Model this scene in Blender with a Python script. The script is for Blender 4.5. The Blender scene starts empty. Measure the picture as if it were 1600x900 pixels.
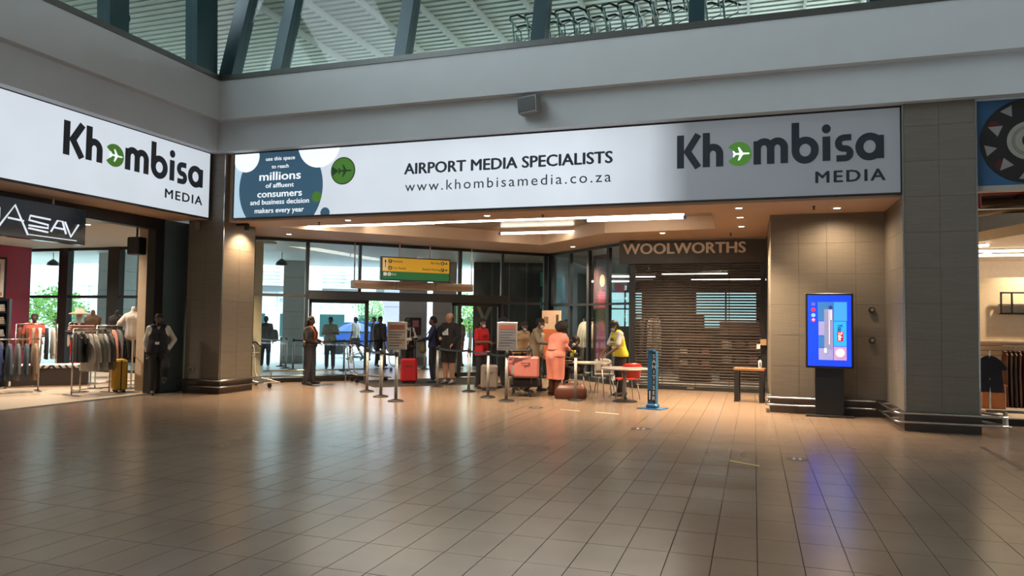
import bpy, bmesh, math, random
from mathutils import Vector, Matrix
random.seed(7)
S = bpy.context.scene
COL = S.collection
PI = math.pi
# ---------------------------------------------------------------- camera
cd = bpy.data.cameras.new('camera'); cam = bpy.data.objects.new('camera', cd); COL.objects.link(cam)
cd.sensor_width = 36.0; cd.lens = 1140.0 / 1600.0 * 36.0; cd.clip_end = 400
cam.matrix_world = Matrix(((0.949209, 0.001971, 0.314641, 0.0), (0.314387, -0.046576, -0.948152, 0.0),
                           (0.012786, 0.998913, -0.04483, 1.65), (0, 0, 0, 1)))
S.camera = cam
# ---------------------------------------------------------------- world (bright even overcast sky)
w = bpy.data.worlds.new('sky'); S.world = w; w.use_nodes = True
nt = w.node_tree; bgn = nt.nodes['Background']
geo = nt.nodes.new('ShaderNodeTexCoord'); sep = nt.nodes.new('ShaderNodeSeparateXYZ'); rmp = nt.nodes.new('ShaderNodeValToRGB')
nt.links.new(geo.outputs['Generated'], sep.inputs[0]); nt.links.new(sep.outputs['Z'], rmp.inputs[0]); nt.links.new(rmp.outputs[0], bgn.inputs[0])
rmp.color_ramp.elements[0].color = (0.86, 0.95, 1, 1); rmp.color_ramp.elements[1].color = (0.74, 0.89, 1.0, 1)
bgn.inputs[1].default_value = 6.0
S.view_settings.view_transform = 'Standard'; S.view_settings.look = 'None'
S.view_settings.exposure = 0.1; S.view_settings.gamma = 1.0; S.view_settings.use_curve_mapping = False
S.cycles.sample_clamp_indirect = 2.5; S.cycles.caustics_reflective = False; S.cycles.caustics_refractive = False; S.cycles.transparent_max_bounces = 16

# ---------------------------------------------------------------- helpers
_m = {}
def mat(name, col=(0.5, 0.5, 0.5), rough=0.5, metal=0.0, emit=0.0, ecol=None, var=0.06, scale=9.0, bump=0.0, bscale=60.0, spec=0.5, coat=0.0):
    if name in _m: return _m[name]
    m = bpy.data.materials.new(name); m.use_nodes = True; t = m.node_tree; b = t.nodes['Principled BSDF']
    b.inputs['Roughness'].default_value = rough; b.inputs['Metallic'].default_value = metal
    b.inputs['Specular IOR Level'].default_value = spec; b.inputs['Coat Weight'].default_value = coat
    c = (col[0], col[1], col[2], 1)
    b.inputs['Base Color'].default_value = c
    if var > 0 and emit == 0:
        tc = t.nodes.new('ShaderNodeTexCoord'); n = t.nodes.new('ShaderNodeTexNoise'); n.inputs['Scale'].default_value = scale
        n.inputs['Detail'].default_value = 4
        t.links.new(tc.outputs['Object'], n.inputs['Vector'])
        mx = t.nodes.new('ShaderNodeMix'); mx.data_type = 'RGBA'
        mx.inputs[6].default_value = tuple(max(0, x * (1 - 2 * var)) for x in col) + (1,)
        mx.inputs[7].default_value = tuple(min(1, x * (1 + 2 * var)) for x in col) + (1,)
        t.links.new(n.outputs['Fac'], mx.inputs[0]); t.links.new(mx.outputs[2], b.inputs['Base Color'])
        if bump > 0:
            n2 = t.nodes.new('ShaderNodeTexNoise'); n2.inputs['Scale'].default_value = bscale; t.links.new(tc.outputs['Object'], n2.inputs['Vector'])
            bp = t.nodes.new('ShaderNodeBump'); bp.inputs['Strength'].default_value = bump; bp.inputs['Distance'].default_value = 0.01
            t.links.new(n2.outputs['Fac'], bp.inputs['Height']); t.links.new(bp.outputs[0], b.inputs['Normal'])
    if emit > 0:
        b.inputs['Emission Color'].default_value = tuple((ecol or col)) + (1,); b.inputs['Emission Strength'].default_value = emit
    _m[name] = m; return m

def glass(name, tint, refl=1.0):
    if name in _m: return _m[name]
    m = bpy.data.materials.new(name); m.use_nodes = True; t = m.node_tree; t.nodes.remove(t.nodes['Principled BSDF'])
    out = t.nodes['Material Output']; tr = t.nodes.new('ShaderNodeBsdfTransparent'); gl = t.nodes.new('ShaderNodeBsdfGlossy')
    fr = t.nodes.new('ShaderNodeFresnel'); gm = t.nodes.new('ShaderNodeNewGeometry'); im = t.nodes.new('ShaderNodeMath'); im.operation = 'MULTIPLY_ADD'; im.inputs[1].default_value = 1 / 1.45 - 1.45; im.inputs[2].default_value = 1.45
    t.links.new(gm.outputs['Backfacing'], im.inputs[0]); t.links.new(im.outputs[0], fr.inputs['IOR']); mul = t.nodes.new('ShaderNodeMath'); mul.operation = 'MULTIPLY'
    mul.inputs[1].default_value = refl; mx = t.nodes.new('ShaderNodeMixShader'); tr.inputs[0].default_value = tint + (1,)
    gl.inputs['Roughness'].default_value = 0.02
    t.links.new(fr.outputs[0], mul.inputs[0]); t.links.new(mul.outputs[0], mx.inputs[0]); t.links.new(tr.outputs[0], mx.inputs[1])
    t.links.new(gl.outputs[0], mx.inputs[2]); t.links.new(mx.outputs[0], out.inputs[0]); _m[name] = m; return m

class MB:
    """collects simple solids into one mesh"""
    def __init__(s): s.v = []; s.f = []; s.mx = None
    def add(s, vs, fs):
        o = len(s.v)
        if s.mx is not None: vs = [s.mx @ Vector(p) for p in vs]
        s.v += [tuple(p) for p in vs]; s.f += [tuple(i + o for i in f) for f in fs]; return s
    def box(s, x0, x1, y0, y1, z0, z1, c=0.0):
        if c <= 0:
            return s.add([(x0, y0, z0), (x1, y0, z0), (x1, y1, z0), (x0, y1, z0), (x0, y0, z1), (x1, y0, z1), (x1, y1, z1), (x0, y1, z1)],
                  [(3, 2, 1, 0), (4, 5, 6, 7), (0, 1, 5, 4), (1, 2, 6, 5), (2, 3, 7, 6), (3, 0, 4, 7)])
        P = [(x0 + c, y0), (x1 - c, y0), (x1, y0 + c), (x1, y1 - c), (x1 - c, y1), (x0 + c, y1), (x0, y1 - c), (x0, y0 + c)]
        cx, cy = (x0 + x1) / 2, (y0 + y1) / 2; q = lambda p: (p[0] + (c if p[0] < cx else -c) * 0.8, p[1] + (c if p[1] < cy else -c) * 0.8)
        rings = [[q(p) + (z0,) for p in P], [p + (z0 + c,) for p in P], [p + (z1 - c,) for p in P], [q(p) + (z1,) for p in P]]
        return s.rings(rings)
    def rings(s, rings, cap=True, closed=True):
        n = len(rings[0]); vs = [p for r in rings for p in r]; fs = []
        for k in range(len(rings) - 1):
            for i in range(n if closed else n - 1):
                j = (i + 1) % n; fs.append((k * n + i, k * n + j, (k + 1) * n + j, (k + 1) * n + i))
        if cap and closed: fs += [tuple(range(n - 1, -1, -1)), tuple(range((len(rings) - 1) * n, len(rings) * n))]
        return s.add(vs, fs)
    def cone(s, a, b, ra, rb, n=10, cap=True):
        a = Vector(a); b = Vector(b); d = (b - a)
        if d.length < 1e-6: return s
        d.normalize(); u = d.orthogonal().normalized(); w = d.cross(u)
        ring = lambda p, r: [tuple(p + (u * math.cos(2 * PI * i / n) + w * math.sin(2 * PI * i / n)) * r) for i in range(n)]
        return s.rings([ring(a, ra), ring(b, rb)], cap)
    def tube(s, pts, r, n=8, closed=False):
        pts = [Vector(p) for p in pts]; R = []; u = None; L = len(pts)
        for i, p in enumerate(pts):
            if closed: d = pts[(i + 1) % L] - pts[i - 1]
            else: d = pts[min(i + 1, L - 1)] - pts[max(i - 1, 0)]
            d.normalize()
            if u is None: u = d.orthogonal().normalized()
            u = (u - d * u.dot(d)); u = u.normalized() if u.length > 1e-5 else d.orthogonal().normalized()
            w = d.cross(u); rr = r[i] if isinstance(r, (list, tuple)) else r
            R.append([tuple(p + (u * math.cos(2 * PI * k / n) + w * math.sin(2 * PI * k / n)) * rr) for k in range(n)])
        if closed: R.append(R[0]); return s.rings(R, cap=False)
        return s.rings(R)
    def lathe(s, prof, c=(0, 0, 0), n=20, sx=1, sy=1):
        R = [[(c[0] + r * sx * math.cos(2 * PI * i / n), c[1] + r * sy * math.sin(2 * PI * i / n), c[2] + z) for i in range(n)] for r, z in prof]
        return s.rings(R)
    def ball(s, c, r, n=12, m=8):
        if not isinstance(r, (tuple, list)): r = (r, r, r)
        R = []
        for k in range(m + 1):
            a = -PI / 2 + PI * k / m; cr = max(math.cos(a), 0.02)
            R.append([(c[0] + r[0] * cr * math.cos(2 * PI * i / n), c[1] + r[1] * cr * math.sin(2 * PI * i / n), c[2] + r[2] * math.sin(a)) for i in range(n)])
        return s.rings(R)
    def poly(s, pts, y0, y1):
        """polygon in xz extruded from y0 (front) to y1"""
        n = len(pts); return s.add([(x, y0, z) for x, z in pts] + [(x, y1, z) for x, z in pts],
            [tuple(range(n)), tuple(range(2 * n - 1, n - 1, -1))] + [(i, i + n, (i + 1) % n + n, (i + 1) % n) for i in range(n)])
    def prism(s, pts, z0, z1):
        n = len(pts); return s.add([(x, y, z0) for x, y in pts] + [(x, y, z1) for x, y in pts],
            [tuple(range(n - 1, -1, -1)), tuple(range(n, 2 * n))] + [(i, (i + 1) % n, (i + 1) % n + n, i + n) for i in range(n)])
    def stroke(s, pts, w, y=0.0, t=0.006, closed=False):
        """flat ribbon of width w in the xz plane, t thick, front face at y"""
        P = [Vector((p[0], p[1])) for p in pts]; n = len(P); A = []; B = []
        for i in range(n):
            if closed: d0 = (P[i] - P[i - 1]).normalized(); d1 = (P[(i + 1) % n] - P[i]).normalized()
            else:
                d0 = (P[i] - P[i - 1]).normalized() if i else (P[1] - P[0]).normalized()
                d1 = (P[i + 1] - P[i]).normalized() if i < n - 1 else d0
            nn = Vector((-d0.y - d1.y, d0.x + d1.x)); nn.normalize(); k = max(0.35, nn.dot(Vector((-d1.y, d1.x))))
            A.append(P[i] + nn * w / 2 / k); B.append(P[i] - nn * w / 2 / k)
        for i in range(n if closed else n - 1):
            j = (i + 1) % n; q = [B[i], B[j], A[j], A[i]]
            s.add([(p.x, y, p.y) for p in q] + [(p.x, y + t, p.y) for p in q], [(0, 1, 2, 3), (7, 6, 5, 4), (0, 4, 5, 1), (1, 5, 6, 2), (2, 6, 7, 3), (3, 7, 4, 0)])
        return s
    def build(s, name, m, parent=None, smooth=False):
        me = bpy.data.meshes.new(name); me.from_pydata(s.v, [], s.f); me.update()
        return link(name, me, m, parent, smooth)

def link(name, me, m, parent=None, smooth=False):
    if m is not None:
        me.materials.clear(); me.materials.append(m)
    if smooth:
        me.polygons.foreach_set('use_smooth', [True] * len(me.polygons)); me.update()
    o = bpy.data.objects.new(name, me); COL.objects.link(o)
    if parent is not None: o.parent = parent
    return o
def fixn(o):
    bm = bmesh.new(); bm.from_mesh(o.data); bmesh.ops.recalc_face_normals(bm, faces=bm.faces); bm.to_mesh(o.data); bm.free(); return o
def autosm(o, ang=40):
    me = o.data; me.polygons.foreach_set('use_smooth', [True] * len(me.polygons))
    bm = bmesh.new(); bm.from_mesh(me)
    for e in bm.edges:
        if len(e.link_faces) == 2 and e.calc_face_angle(0) > math.radians(ang): e.smooth = False
    bm.to_mesh(me); bm.free(); return o
def tag(o, label=None, cat=None, group=None, kind=None):
    if label: o['label'] = label
    if cat: o['category'] = cat
    if group: o['group'] = group
    if kind: o['kind'] = kind
    return o
def thing(name, label, cat, loc=(0, 0, 0), rz=0.0, group=None, kind=None):
    o = bpy.data.objects.new(name, None); COL.objects.link(o); o.location = loc; o.rotation_euler = (0, 0, rz); o.empty_display_size = 0.1
    return tag(o, label, cat, group, kind)
def copy_tree(o, parent=None):
    c = o.copy(); COL.objects.link(c)
    if parent is not None: c.parent = parent
    for ch in list(o.children): copy_tree(ch, c)
    return c
def struct(name, mb, m, label=None, parent=None):
    o = mb.build(name, m, parent); o['kind'] = 'structure'
    if label: o['label'] = label
    return o
def arc(cx, cz, r, a0, a1, n=14):
    return [(cx + r * math.cos(math.radians(a0 + (a1 - a0) * i / n)), cz + r * math.sin(math.radians(a0 + (a1 - a0) * i / n))) for i in range(n + 1)]
def text(name, body, m, parent, x, z, width=None, height=None, y=0.0, bold=0.0, align='LEFT', ext=0.002, rot=0.0, space=1.0):
    """lettering in the parent's xz plane, facing -y; x, z is the baseline start (or centre); scaled to width or cap height"""
    cu = bpy.data.curves.new(name, 'FONT'); cu.body = body; cu.size = 1.0; cu.align_x = 'LEFT'; cu.extrude = 0.0; cu.space_character = space
    cu.resolution_u = 3
    t = bpy.data.objects.new(name, cu); COL.objects.link(t); dg = bpy.context.evaluated_depsgraph_get()
    me = bpy.data.meshes.new_from_object(t.evaluated_get(dg)); bpy.data.objects.remove(t)
    xs = [v.co.x for v in me.vertices]; x0, x1 = min(xs), max(xs)
    k = width / (x1 - x0) if width else height / 0.727
    kz = height / 0.727 if height else k
    sh = {'LEFT': 0.0, 'CENTER': -0.5, 'RIGHT': -1.0}[align] * (x1 - x0) * k
    cr, sr = math.cos(rot), math.sin(rot)
    for v in me.vertices:
        a = (v.co.x - x0) * k + sh; b = v.co.y * kz; v.co = (x + a * cr - b * sr, y, z + a * sr + b * cr)
    if bold > 0:   # heavier weight: the outline widened by small sideways copies
        d = bold * kz; base = [v.co.copy() for v in me.vertices]; fs = [tuple(p.vertices) for p in me.polygons]; n = len(base); V = []; F = []
        for q, (ax, az) in enumerate(((0, 0), (d, 0), (-d, 0), (0, d * .5), (0, -d * .5), (d * .5, 0), (-d * .5, 0))):
            V += [(v.x + ax * cr - az * sr, v.y - q * 1e-5, v.z + ax * sr + az * cr) for v in base]; F += [tuple(i + q * n for i in f) for f in fs]
        me2 = bpy.data.meshes.new(name); me2.from_pydata(V, [], F); me2.update(); me = me2
    return link(name, me, m, parent)
# ---------------------------------------------------------------- materials
def floor_mat():
    m = bpy.data.materials.new('porcelain_tile'); m.use_nodes = True; t = m.node_tree; b = t.nodes['Principled BSDF']; L = t.links.new
    g = t.nodes.new('ShaderNodeNewGeometry')
    n = t.nodes.new('ShaderNodeTexNoise'); n.inputs['Scale'].default_value = 0.9; n.inputs['Detail'].default_value = 3; L(g.outputs['Position'], n.inputs['Vector'])
    r = t.nodes.new('ShaderNodeValToRGB'); r.color_ramp.elements[0].position = 0.3; r.color_ramp.elements[1].position = 0.7
    r.color_ramp.elements[0].color = (0.205, 0.148, 0.106, 1); r.color_ramp.elements[1].color = (0.262, 0.192, 0.140, 1)
    L(n.outputs['Fac'], r.inputs[0]); L(r.outputs[0], b.inputs['Base Color'])
    b.inputs['Roughness'].default_value = 0.24
    return m
M_FLOOR = floor_mat()
M_GROUT = mat('grout', (0.03, 0.024, 0.02), 0.8)
M_FASCIA = mat('painted_plaster', (0.55, 0.58, 0.60), 0.65, var=0.03, scale=1.5, bump=0.03)
M_SOFFIT = mat('beige_ceiling_board', (0.66, 0.46, 0.32), 0.6, var=0.03, scale=2)
M_COFFER = mat('metal_ceiling_panel', (0.35, 0.28, 0.21), 0.28, 0.3, var=0.04, scale=3)
def wall_tile(name, c):
    """fine horizontal mosaic ribbing on each panel"""
    m = bpy.data.materials.new(name); m.use_nodes = True; t = m.node_tree; b = t.nodes['Principled BSDF']; L = t.links.new
    g = t.nodes.new('ShaderNodeNewGeometry'); wv = t.nodes.new('ShaderNodeTexBrick')
    mp = t.nodes.new('ShaderNodeMapping'); mp.inputs['Rotation'].default_value = (PI / 2, 0, 0); sx = t.nodes.new('ShaderNodeSeparateXYZ'); cb = t.nodes.new('ShaderNodeCombineXYZ')
    ad = t.nodes.new('ShaderNodeMath'); L(g.outputs['Position'], sx.inputs[0]); L(sx.outputs['X'], ad.inputs[0]); L(sx.outputs['Y'], ad.inputs[1])
    L(ad.outputs[0], cb.inputs[0]); L(sx.outputs['Z'], cb.inputs[1]); L(cb.outputs[0], wv.inputs['Vector'])
    wv.inputs['Scale'].default_value = 1.0; wv.inputs['Brick Width'].default_value = 0.30; wv.inputs['Row Height'].default_value = 0.024
    wv.inputs['Mortar Size'].default_value = 0.002
    wv.inputs['Color1'].default_value = tuple(x * 0.93 for x in c) + (1,); wv.inputs['Color2'].default_value = tuple(x * 1.06 for x in c) + (1,)
    wv.inputs['Mortar'].default_value = tuple(x * 0.72 for x in c) + (1,); L(wv.outputs['Color'], b.inputs['Base Color'])
    b.inputs['Roughness'].default_value = 0.45; _m[name] = m; return m
M_CTILE = wall_tile('column_mosaic_tile', (0.175, 0.155, 0.127))
M_SKIRT = mat('dark_brown_skirting', (0.055, 0.04, 0.033), 0.35)
M_CHROME = mat('brushed_steel', (0.62, 0.61, 0.59), 0.22, 1.0, var=0.03)
M_DARK = mat('dark_frame_metal', (0.022, 0.024, 0.026), 0.4, 0.2, var=0.04)
M_TEAL = mat('teal_frame_metal', (0.012, 0.045, 0.055), 0.4, 0.2, var=0.08)
M_SILL = mat('grey_sill_metal', (0.10, 0.105, 0.10), 0.35, 0.4)
M_GLASS = glass('clear_glazing', (0.93, 0.985, 0.98))
M_UGLASS = glass('tinted_upper_glazing', (0.70, 0.79, 0.75), 0.6)
M_BLACK = mat('black_plastic', (0.012, 0.012, 0.014), 0.35, var=0.03)
M_WHITE = mat('white_paint', (0.80, 0.80, 0.78), 0.5, var=0.02)
M_FLUO = mat('fluorescent_diffuser', (0.9, 0.88, 0.8), 0.5, emit=11.0, ecol=(1, 0.93, 0.78))
M_DOWN = mat('downlight_lens', (0.9, 0.85, 0.7), 0.5, emit=14.0, ecol=(1, 0.82, 0.6))
M_SHOPF = mat('cream_shop_floor', (0.62, 0.50, 0.38), 0.35, var=0.03, scale=1.2)
M_CEILW = mat('white_ceiling', (0.62, 0.58, 0.52), 0.7, var=0.02)
M_NAVYTXT = mat('navy_vinyl', (0.022, 0.030, 0.045), 0.5, var=0.02)
M_BLUEV = mat('slate_blue_vinyl', (0.035, 0.10, 0.165), 0.5, emit=0.22, ecol=(0.10, 0.26, 0.42))
M_SKYV = mat('pale_blue_vinyl', (0.5, 0.7, 0.85), 0.5, emit=0.62, ecol=(0.52, 0.72, 0.86))
M_GREENV = mat('green_vinyl', (0.07, 0.22, 0.03), 0.5, emit=0.20, ecol=(0.16, 0.48, 0.06))
M_DGREENV = mat('dark_green_vinyl', (0.02, 0.07, 0.02), 0.5, emit=0.06, ecol=(0.05, 0.2, 0.03))
M_WHITEV = mat('white_vinyl_print', (0.9, 0.93, 0.95), 0.5, emit=0.8, ecol=(0.90, 0.95, 1.0))

# ---------------------------------------------------------------- FLOOR
DX, DY, TX0, TY0 = 0.302, 0.575, 0.02, 5.43
mb = MB().box(-12.35, 12.0, -8.0, 24.0, -0.10, -0.006)
floor = struct('floor', mb, M_GROUT, 'brown porcelain tiled concourse floor')
def tile_mesh(w, d, e=0.0, zt=0.0, zb=-0.0055):
    a, b = w / 2 - 0.0030, d / 2 - 0.0030
    vs = [(-a, -b, zb), (a, -b, zb), (a, b, zb), (-a, b, zb), (-a + e, -b + e, zt), (a - e, -b + e, zt), (a - e, b - e, zt), (-a + e, b - e, zt)]
    return vs, [(4, 5, 6, 7), (0, 1, 5, 4), (1, 2, 6, 5), (2, 3, 7, 6), (3, 0, 4, 7)]
vs, fs = tile_mesh(DX, DY); tme = bpy.data.meshes.new('tile'); tme.from_pydata(vs, [], fs); tme.materials.append(M_FLOOR)
rt = random.Random(3); cand = []; ci = cam.matrix_world.inverted()
for i in range(-42, 39):
    for j in range(-14, 32):
        x = TX0 + (i + 0.5) * DX; y = TY0 + (j + 0.5) * DY
        if x < -12.2 or x > 11.8 or y > 23.6: continue
        p = ci @ Vector((x, y, 0)); vis = p.z < -0.5 and abs(p.x / -p.z) < 0.74 and abs(p.y / -p.z) < 0.44
        cand.append((0 if vis else 1, -p.z, x, y))
cand.sort(); rest = MB()
for k, (nv, dd, x, y) in enumerate(cand):
    dz = rt.uniform(-0.0004, 0.0004); tx = rt.uniform(-0.0010, 0.0010); ty = rt.uniform(-0.0010, 0.0010)
    if k < 300:
        o = bpy.data.objects.new('tile', tme); COL.objects.link(o); o.parent = floor; o.location = (x, y, dz); o.rotation_euler = (tx, ty, 0)
    else: rest.add([(x + a, y + b, c + dz + a * -ty + b * tx) for a, b, c in vs], fs)
o = rest.build('tiles', M_FLOOR, floor); o['kind'] = 'stuff'
# floor stickers and markings
o = MB().prism([(-0.29, 9.22), (0.05, 9.00), (0.06, 9.06), (-0.27, 9.28)], 0.001, 0.003).build('floor_tape', mat('yellow_floor_tape', (0.42, 0.30, 0.08), 0.6)); tag(o, 'short strip of yellow tape stuck on the brown floor tiles', 'tape')
def sticker(x, y, r, label, n=28):
    t = thing('floor_sticker', label, 'floor sticker', (x, y, 0.0), 0, 'social distancing stickers on the floor')
    MB().lathe([(r, 0.001), (r, 0.003)], n=n).build('disc', mat('dark_sticker', (0.03, 0.022, 0.02), 0.5), t)
    m2 = mat('pale_sticker_print', (0.5, 0.47, 0.42), 0.5)
    for sx in (-1, 1): MB().prism([(sx * r * 0.15, -r * 0.5), (sx * r * 0.4, -r * 0.5), (sx * r * 0.35, r * 0.45), (sx * r * 0.2, r * 0.5)], 0.0035, 0.004).build('footprint', m2, t)
sticker(0.5, 9.69, 0.13, 'round dark floor sticker right of the yellow tape strip')
sticker(-1.67, 11.47, 0.16, 'round dark floor sticker in front of the blue sanitiser post')
sticker(-3.95, 13.45, 0.14, 'round dark floor sticker in front of the brown handbag')
for (x0, x1, y, lb) in ((-3.45, -3.05, 13.35, 'short pale floor line between the handbag and the sanitiser post'), (-2.75, -2.3, 13.2, 'faint pale floor line just left of the sanitiser post')):
    o = MB().prism([(x0, y), (x1, y - 0.12), (x1, y - 0.06), (x0, y + 0.05)], 0.001, 0.003).build('floor_line', mat('pale_floor_tape', (0.5, 0.42, 0.33), 0.6)); tag(o, lb, 'tape')
o = MB().box(2.93, 3.0, 4.0, 11.6, -0.004, 0.003).build('trim_1', M_SKIRT); tag(o, 'dark brown floor joint strip running past the right column', kind='structure')

# ---------------------------------------------------------------- COLUMNS, WALLS
def tiles_on(parent, p0, dx, w, z0, z1, nw, nh, m, nrm, skip=None):
    """clad a vertical face: p0 lower left corner, dx direction of the width, nrm outward"""
    tw = w / nw; th = (z1 - z0) / nh; g = 0.001; T = 0.012; me = None
    for r in range(nh):
        for c in range(nw):
            if me is None:
                b = MB(); X = Vector(dx); N = Vector(nrm); Z = Vector((0, 0, 1))
                q = [X * g + Z * g, X * (tw - g) + Z * g, X * (tw - g) + Z * (th - g), X * g + Z * (th - g)]
                e = 0.0015; qi = [X * (g + e) + Z * (g + e), X * (tw - g - e) + Z * (g + e), X * (tw - g - e) + Z * (th - g - e), X * (g + e) + Z * (th - g - e)]
                b.add([tuple(p) for p in q] + [tuple(p + N * (T - 0.003)) for p in q] + [tuple(p + N * T) for p in qi],
                      [(0, 1, 5, 4), (1, 2, 6, 5), (2, 3, 7, 6), (3, 0, 4, 7), (4, 5, 9, 8), (5, 6, 10, 9), (6, 7, 11, 10), (7, 4, 8, 11), (8, 9, 10, 11)])
                me = bpy.data.meshes.new('wall_tile'); me.from_pydata(b.v, [], b.f); me.materials.append(m)
            o = bpy.data.objects.new('wall_tile', me); COL.objects.link(o); o.parent = parent
            o.location = Vector(p0) + Vector(dx) * (c * tw) + Vector((0, 0, r * th))
M_CORE = mat('column_core', (0.10, 0.088, 0.072), 0.7)
ca = struct('column_left', MB().box(-11.80, -10.88, 12.94, 13.98, 0.0, 5.40), M_CORE, 'square mosaic-clad column between the two lit banners')
tiles_on(ca, (-11.80, 12.94, 0.30), (1, 0, 0), 0.92, 0.30, 5.40, 2, 9, M_CTILE, (0, -1, 0))
tiles_on(ca, (-10.88, 12.94, 0.30), (0, 1, 0), 1.04, 0.30, 5.40, 2, 9, M_CTILE, (1, 0, 0))
MB().box(-11.82, -10.855, 12.915, 14.0, 0, 0.30).build('skirting', M_SKIRT, ca)
MB().box(-10.885, -10.862, 12.922, 12.945, 0.3, 5.40).build('corner_trim', M_CHROME, ca)
cb_ = struct('column_right', MB().box(2.27, 3.28, 12.94, 14.9, 0.0, 5.40), M_CORE, 'wide mosaic-clad column beside the bright clothes shop')
tiles_on(cb_, (2.27, 12.94, 0.30), (1, 0, 0), 1.01, 0.30, 5.40, 2, 9, M_CTILE, (0, -1, 0))
tiles_on(cb_, (2.27, 14.64, 0.30), (0, -1, 0), 1.70, 0.30, 3.74, 3, 6, M_CTILE, (-1, 0, 0))
MB().box(2.245, 3.30, 12.915, 14.9, 0, 0.30).build('skirting', M_SKIRT, cb_)
MB().box(2.252, 2.275, 12.922, 12.945, 0.3, 5.40).build('corner_trim', M_CHROME, cb_)
MB().box(3.275, 3.298, 12.922, 12.945, 0.3, 5.40).build('corner_trim', M_CHROME, cb_)
wr = struct('wall_right', MB().box(0.31, 2.27, 14.65, 18.6, 0, 3.9), M_CORE, 'mosaic-clad wall behind the advertising screen')
tiles_on(wr, (0.31, 14.65, 0.30), (1, 0, 0), 1.95, 0.30, 3.74, 4, 6, M_CTILE, (0, -1, 0))
tiles_on(wr, (0.31, 18.45, 0.30), (0, -1, 0), 3.8, 0.30, 3.74, 6, 6, M_CTILE, (-1, 0, 0))
MB().box(0.285, 2.25, 14.615, 18.5, 0, 0.28).build('skirting', M_SKIRT, wr)

def rail(label, pts, brackets, inward):
    t = thing('bumper_rail', label, 'rail', (0, 0, 0), 0, 'steel bumper rails around the columns')
    for z in (0.155, 0.29): MB().tube([(x, y, z) for x, y in pts], 0.019, 8).build('bar', M_CHROME, t, True)
    for (x, y), (dx, dy) in zip(brackets, inward):
        for z in (0.155, 0.29): MB().cone((x, y, z), (x + dx, y + dy, z), 0.012, 0.02, 8).build('bracket', M_CHROME, t)
rail('double steel bumper rail around the left column', [(-11.9, 12.83), (-10.80, 12.83), (-10.77, 12.86), (-10.77, 14.3)],
     [(-11.7, 12.83), (-11.1, 12.83), (-10.77, 13.2), (-10.77, 13.8)], [(0, 0.09), (0, 0.09), (-0.09, 0), (-0.09, 0)])
rail('double steel bumper rail in front of the right column', [(2.10, 14.45), (2.10, 12.95), (2.13, 12.8), (2.2, 12.80), (3.5, 12.80), (3.62, 12.86), (3.45, 13.3), (3.3, 13.55)],
     [(2.10, 14.2), (2.10, 13.3), (2.5, 12.80), (3.1, 12.80)], [(0.15, 0), (0.15, 0), (0, 0.12), (0, 0.12)])
rail('double steel bumper rail along the wall behind the screen', [(0.22, 15.2), (0.22, 14.52), (0.25, 14.49), (1.98, 14.49), (2.06, 14.45)],
     [(0.22, 14.9), (0.7, 14.49), (1.8, 14.49)], [(0.08, 0), (0, 0.13), (0, 0.13)])

# ---------------------------------------------------------------- FASCIA BEAMS
fb = MB().box(-10.80, 13.0, 12.60, 13.14, 5.84, 6.70).box(-10.8, 13, 13.14, 13.9, 5.84, 6.29); fb.box(-10.98, 13.0, 12.78, 13.9, 5.20, 5.84)
wb = struct('wall_back', fb, M_FASCIA, 'grey plaster beam above the long front banner')
fl_ = MB().box(-12.6, -10.80, -8.0, 13.14, 5.84, 6.70); fl_.box(-12.6, -10.98, -8.0, 13.9, 5.20, 5.84)
wl = struct('wall_left', fl_, M_FASCIA, 'grey plaster beam above the left banner')
MB().box(-10.88, 3.27, 13.08, 13.9, 3.76, 5.20).build('bulkhead', M_SOFFIT, wb); MB().box(3.30, 13.0, 13.12, 13.2, 3.76, 5.20).build('bulkhead', M_SOFFIT, wb)
MB().box(-12.6, -11.28, -8.0, 12.92, 3.76, 5.20).build('bulkhead', M_SOFFIT, wl)
# hall behind and above the camera: closed roof raised to let sky light in at left, side and rear walls
hr = MB()
hr.box(-13, 14, -9.2, 13.1, 17.4, 17.8)
struct('ceiling', hr, M_CEILW, 'plain high hall roof above the open clerestory')
struct('wall_rear', MB().box(-13, 14, -9.2, -8.9, 0, 17.4), mat('hall_wall', (0.2, 0.19, 0.18), 0.7), 'plain hall wall behind the viewer')
struct('wall_far_right', MB().box(13.6, 14, -9, 14, 0, 17.4), _m['hall_wall'], 'plain hall wall at the far right')
struct('wall_upper_front', MB().box(-13, 14, 12.9, 13.1, 10.45, 17.4), _m['hall_wall'], 'plain wall above the front clerestory')
struct('wall_left_front', MB().box(-12.7, -12.4, -9, 6.0, 0, 5.2), _m['hall_wall'], 'plain hall wall left of the viewer')

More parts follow.
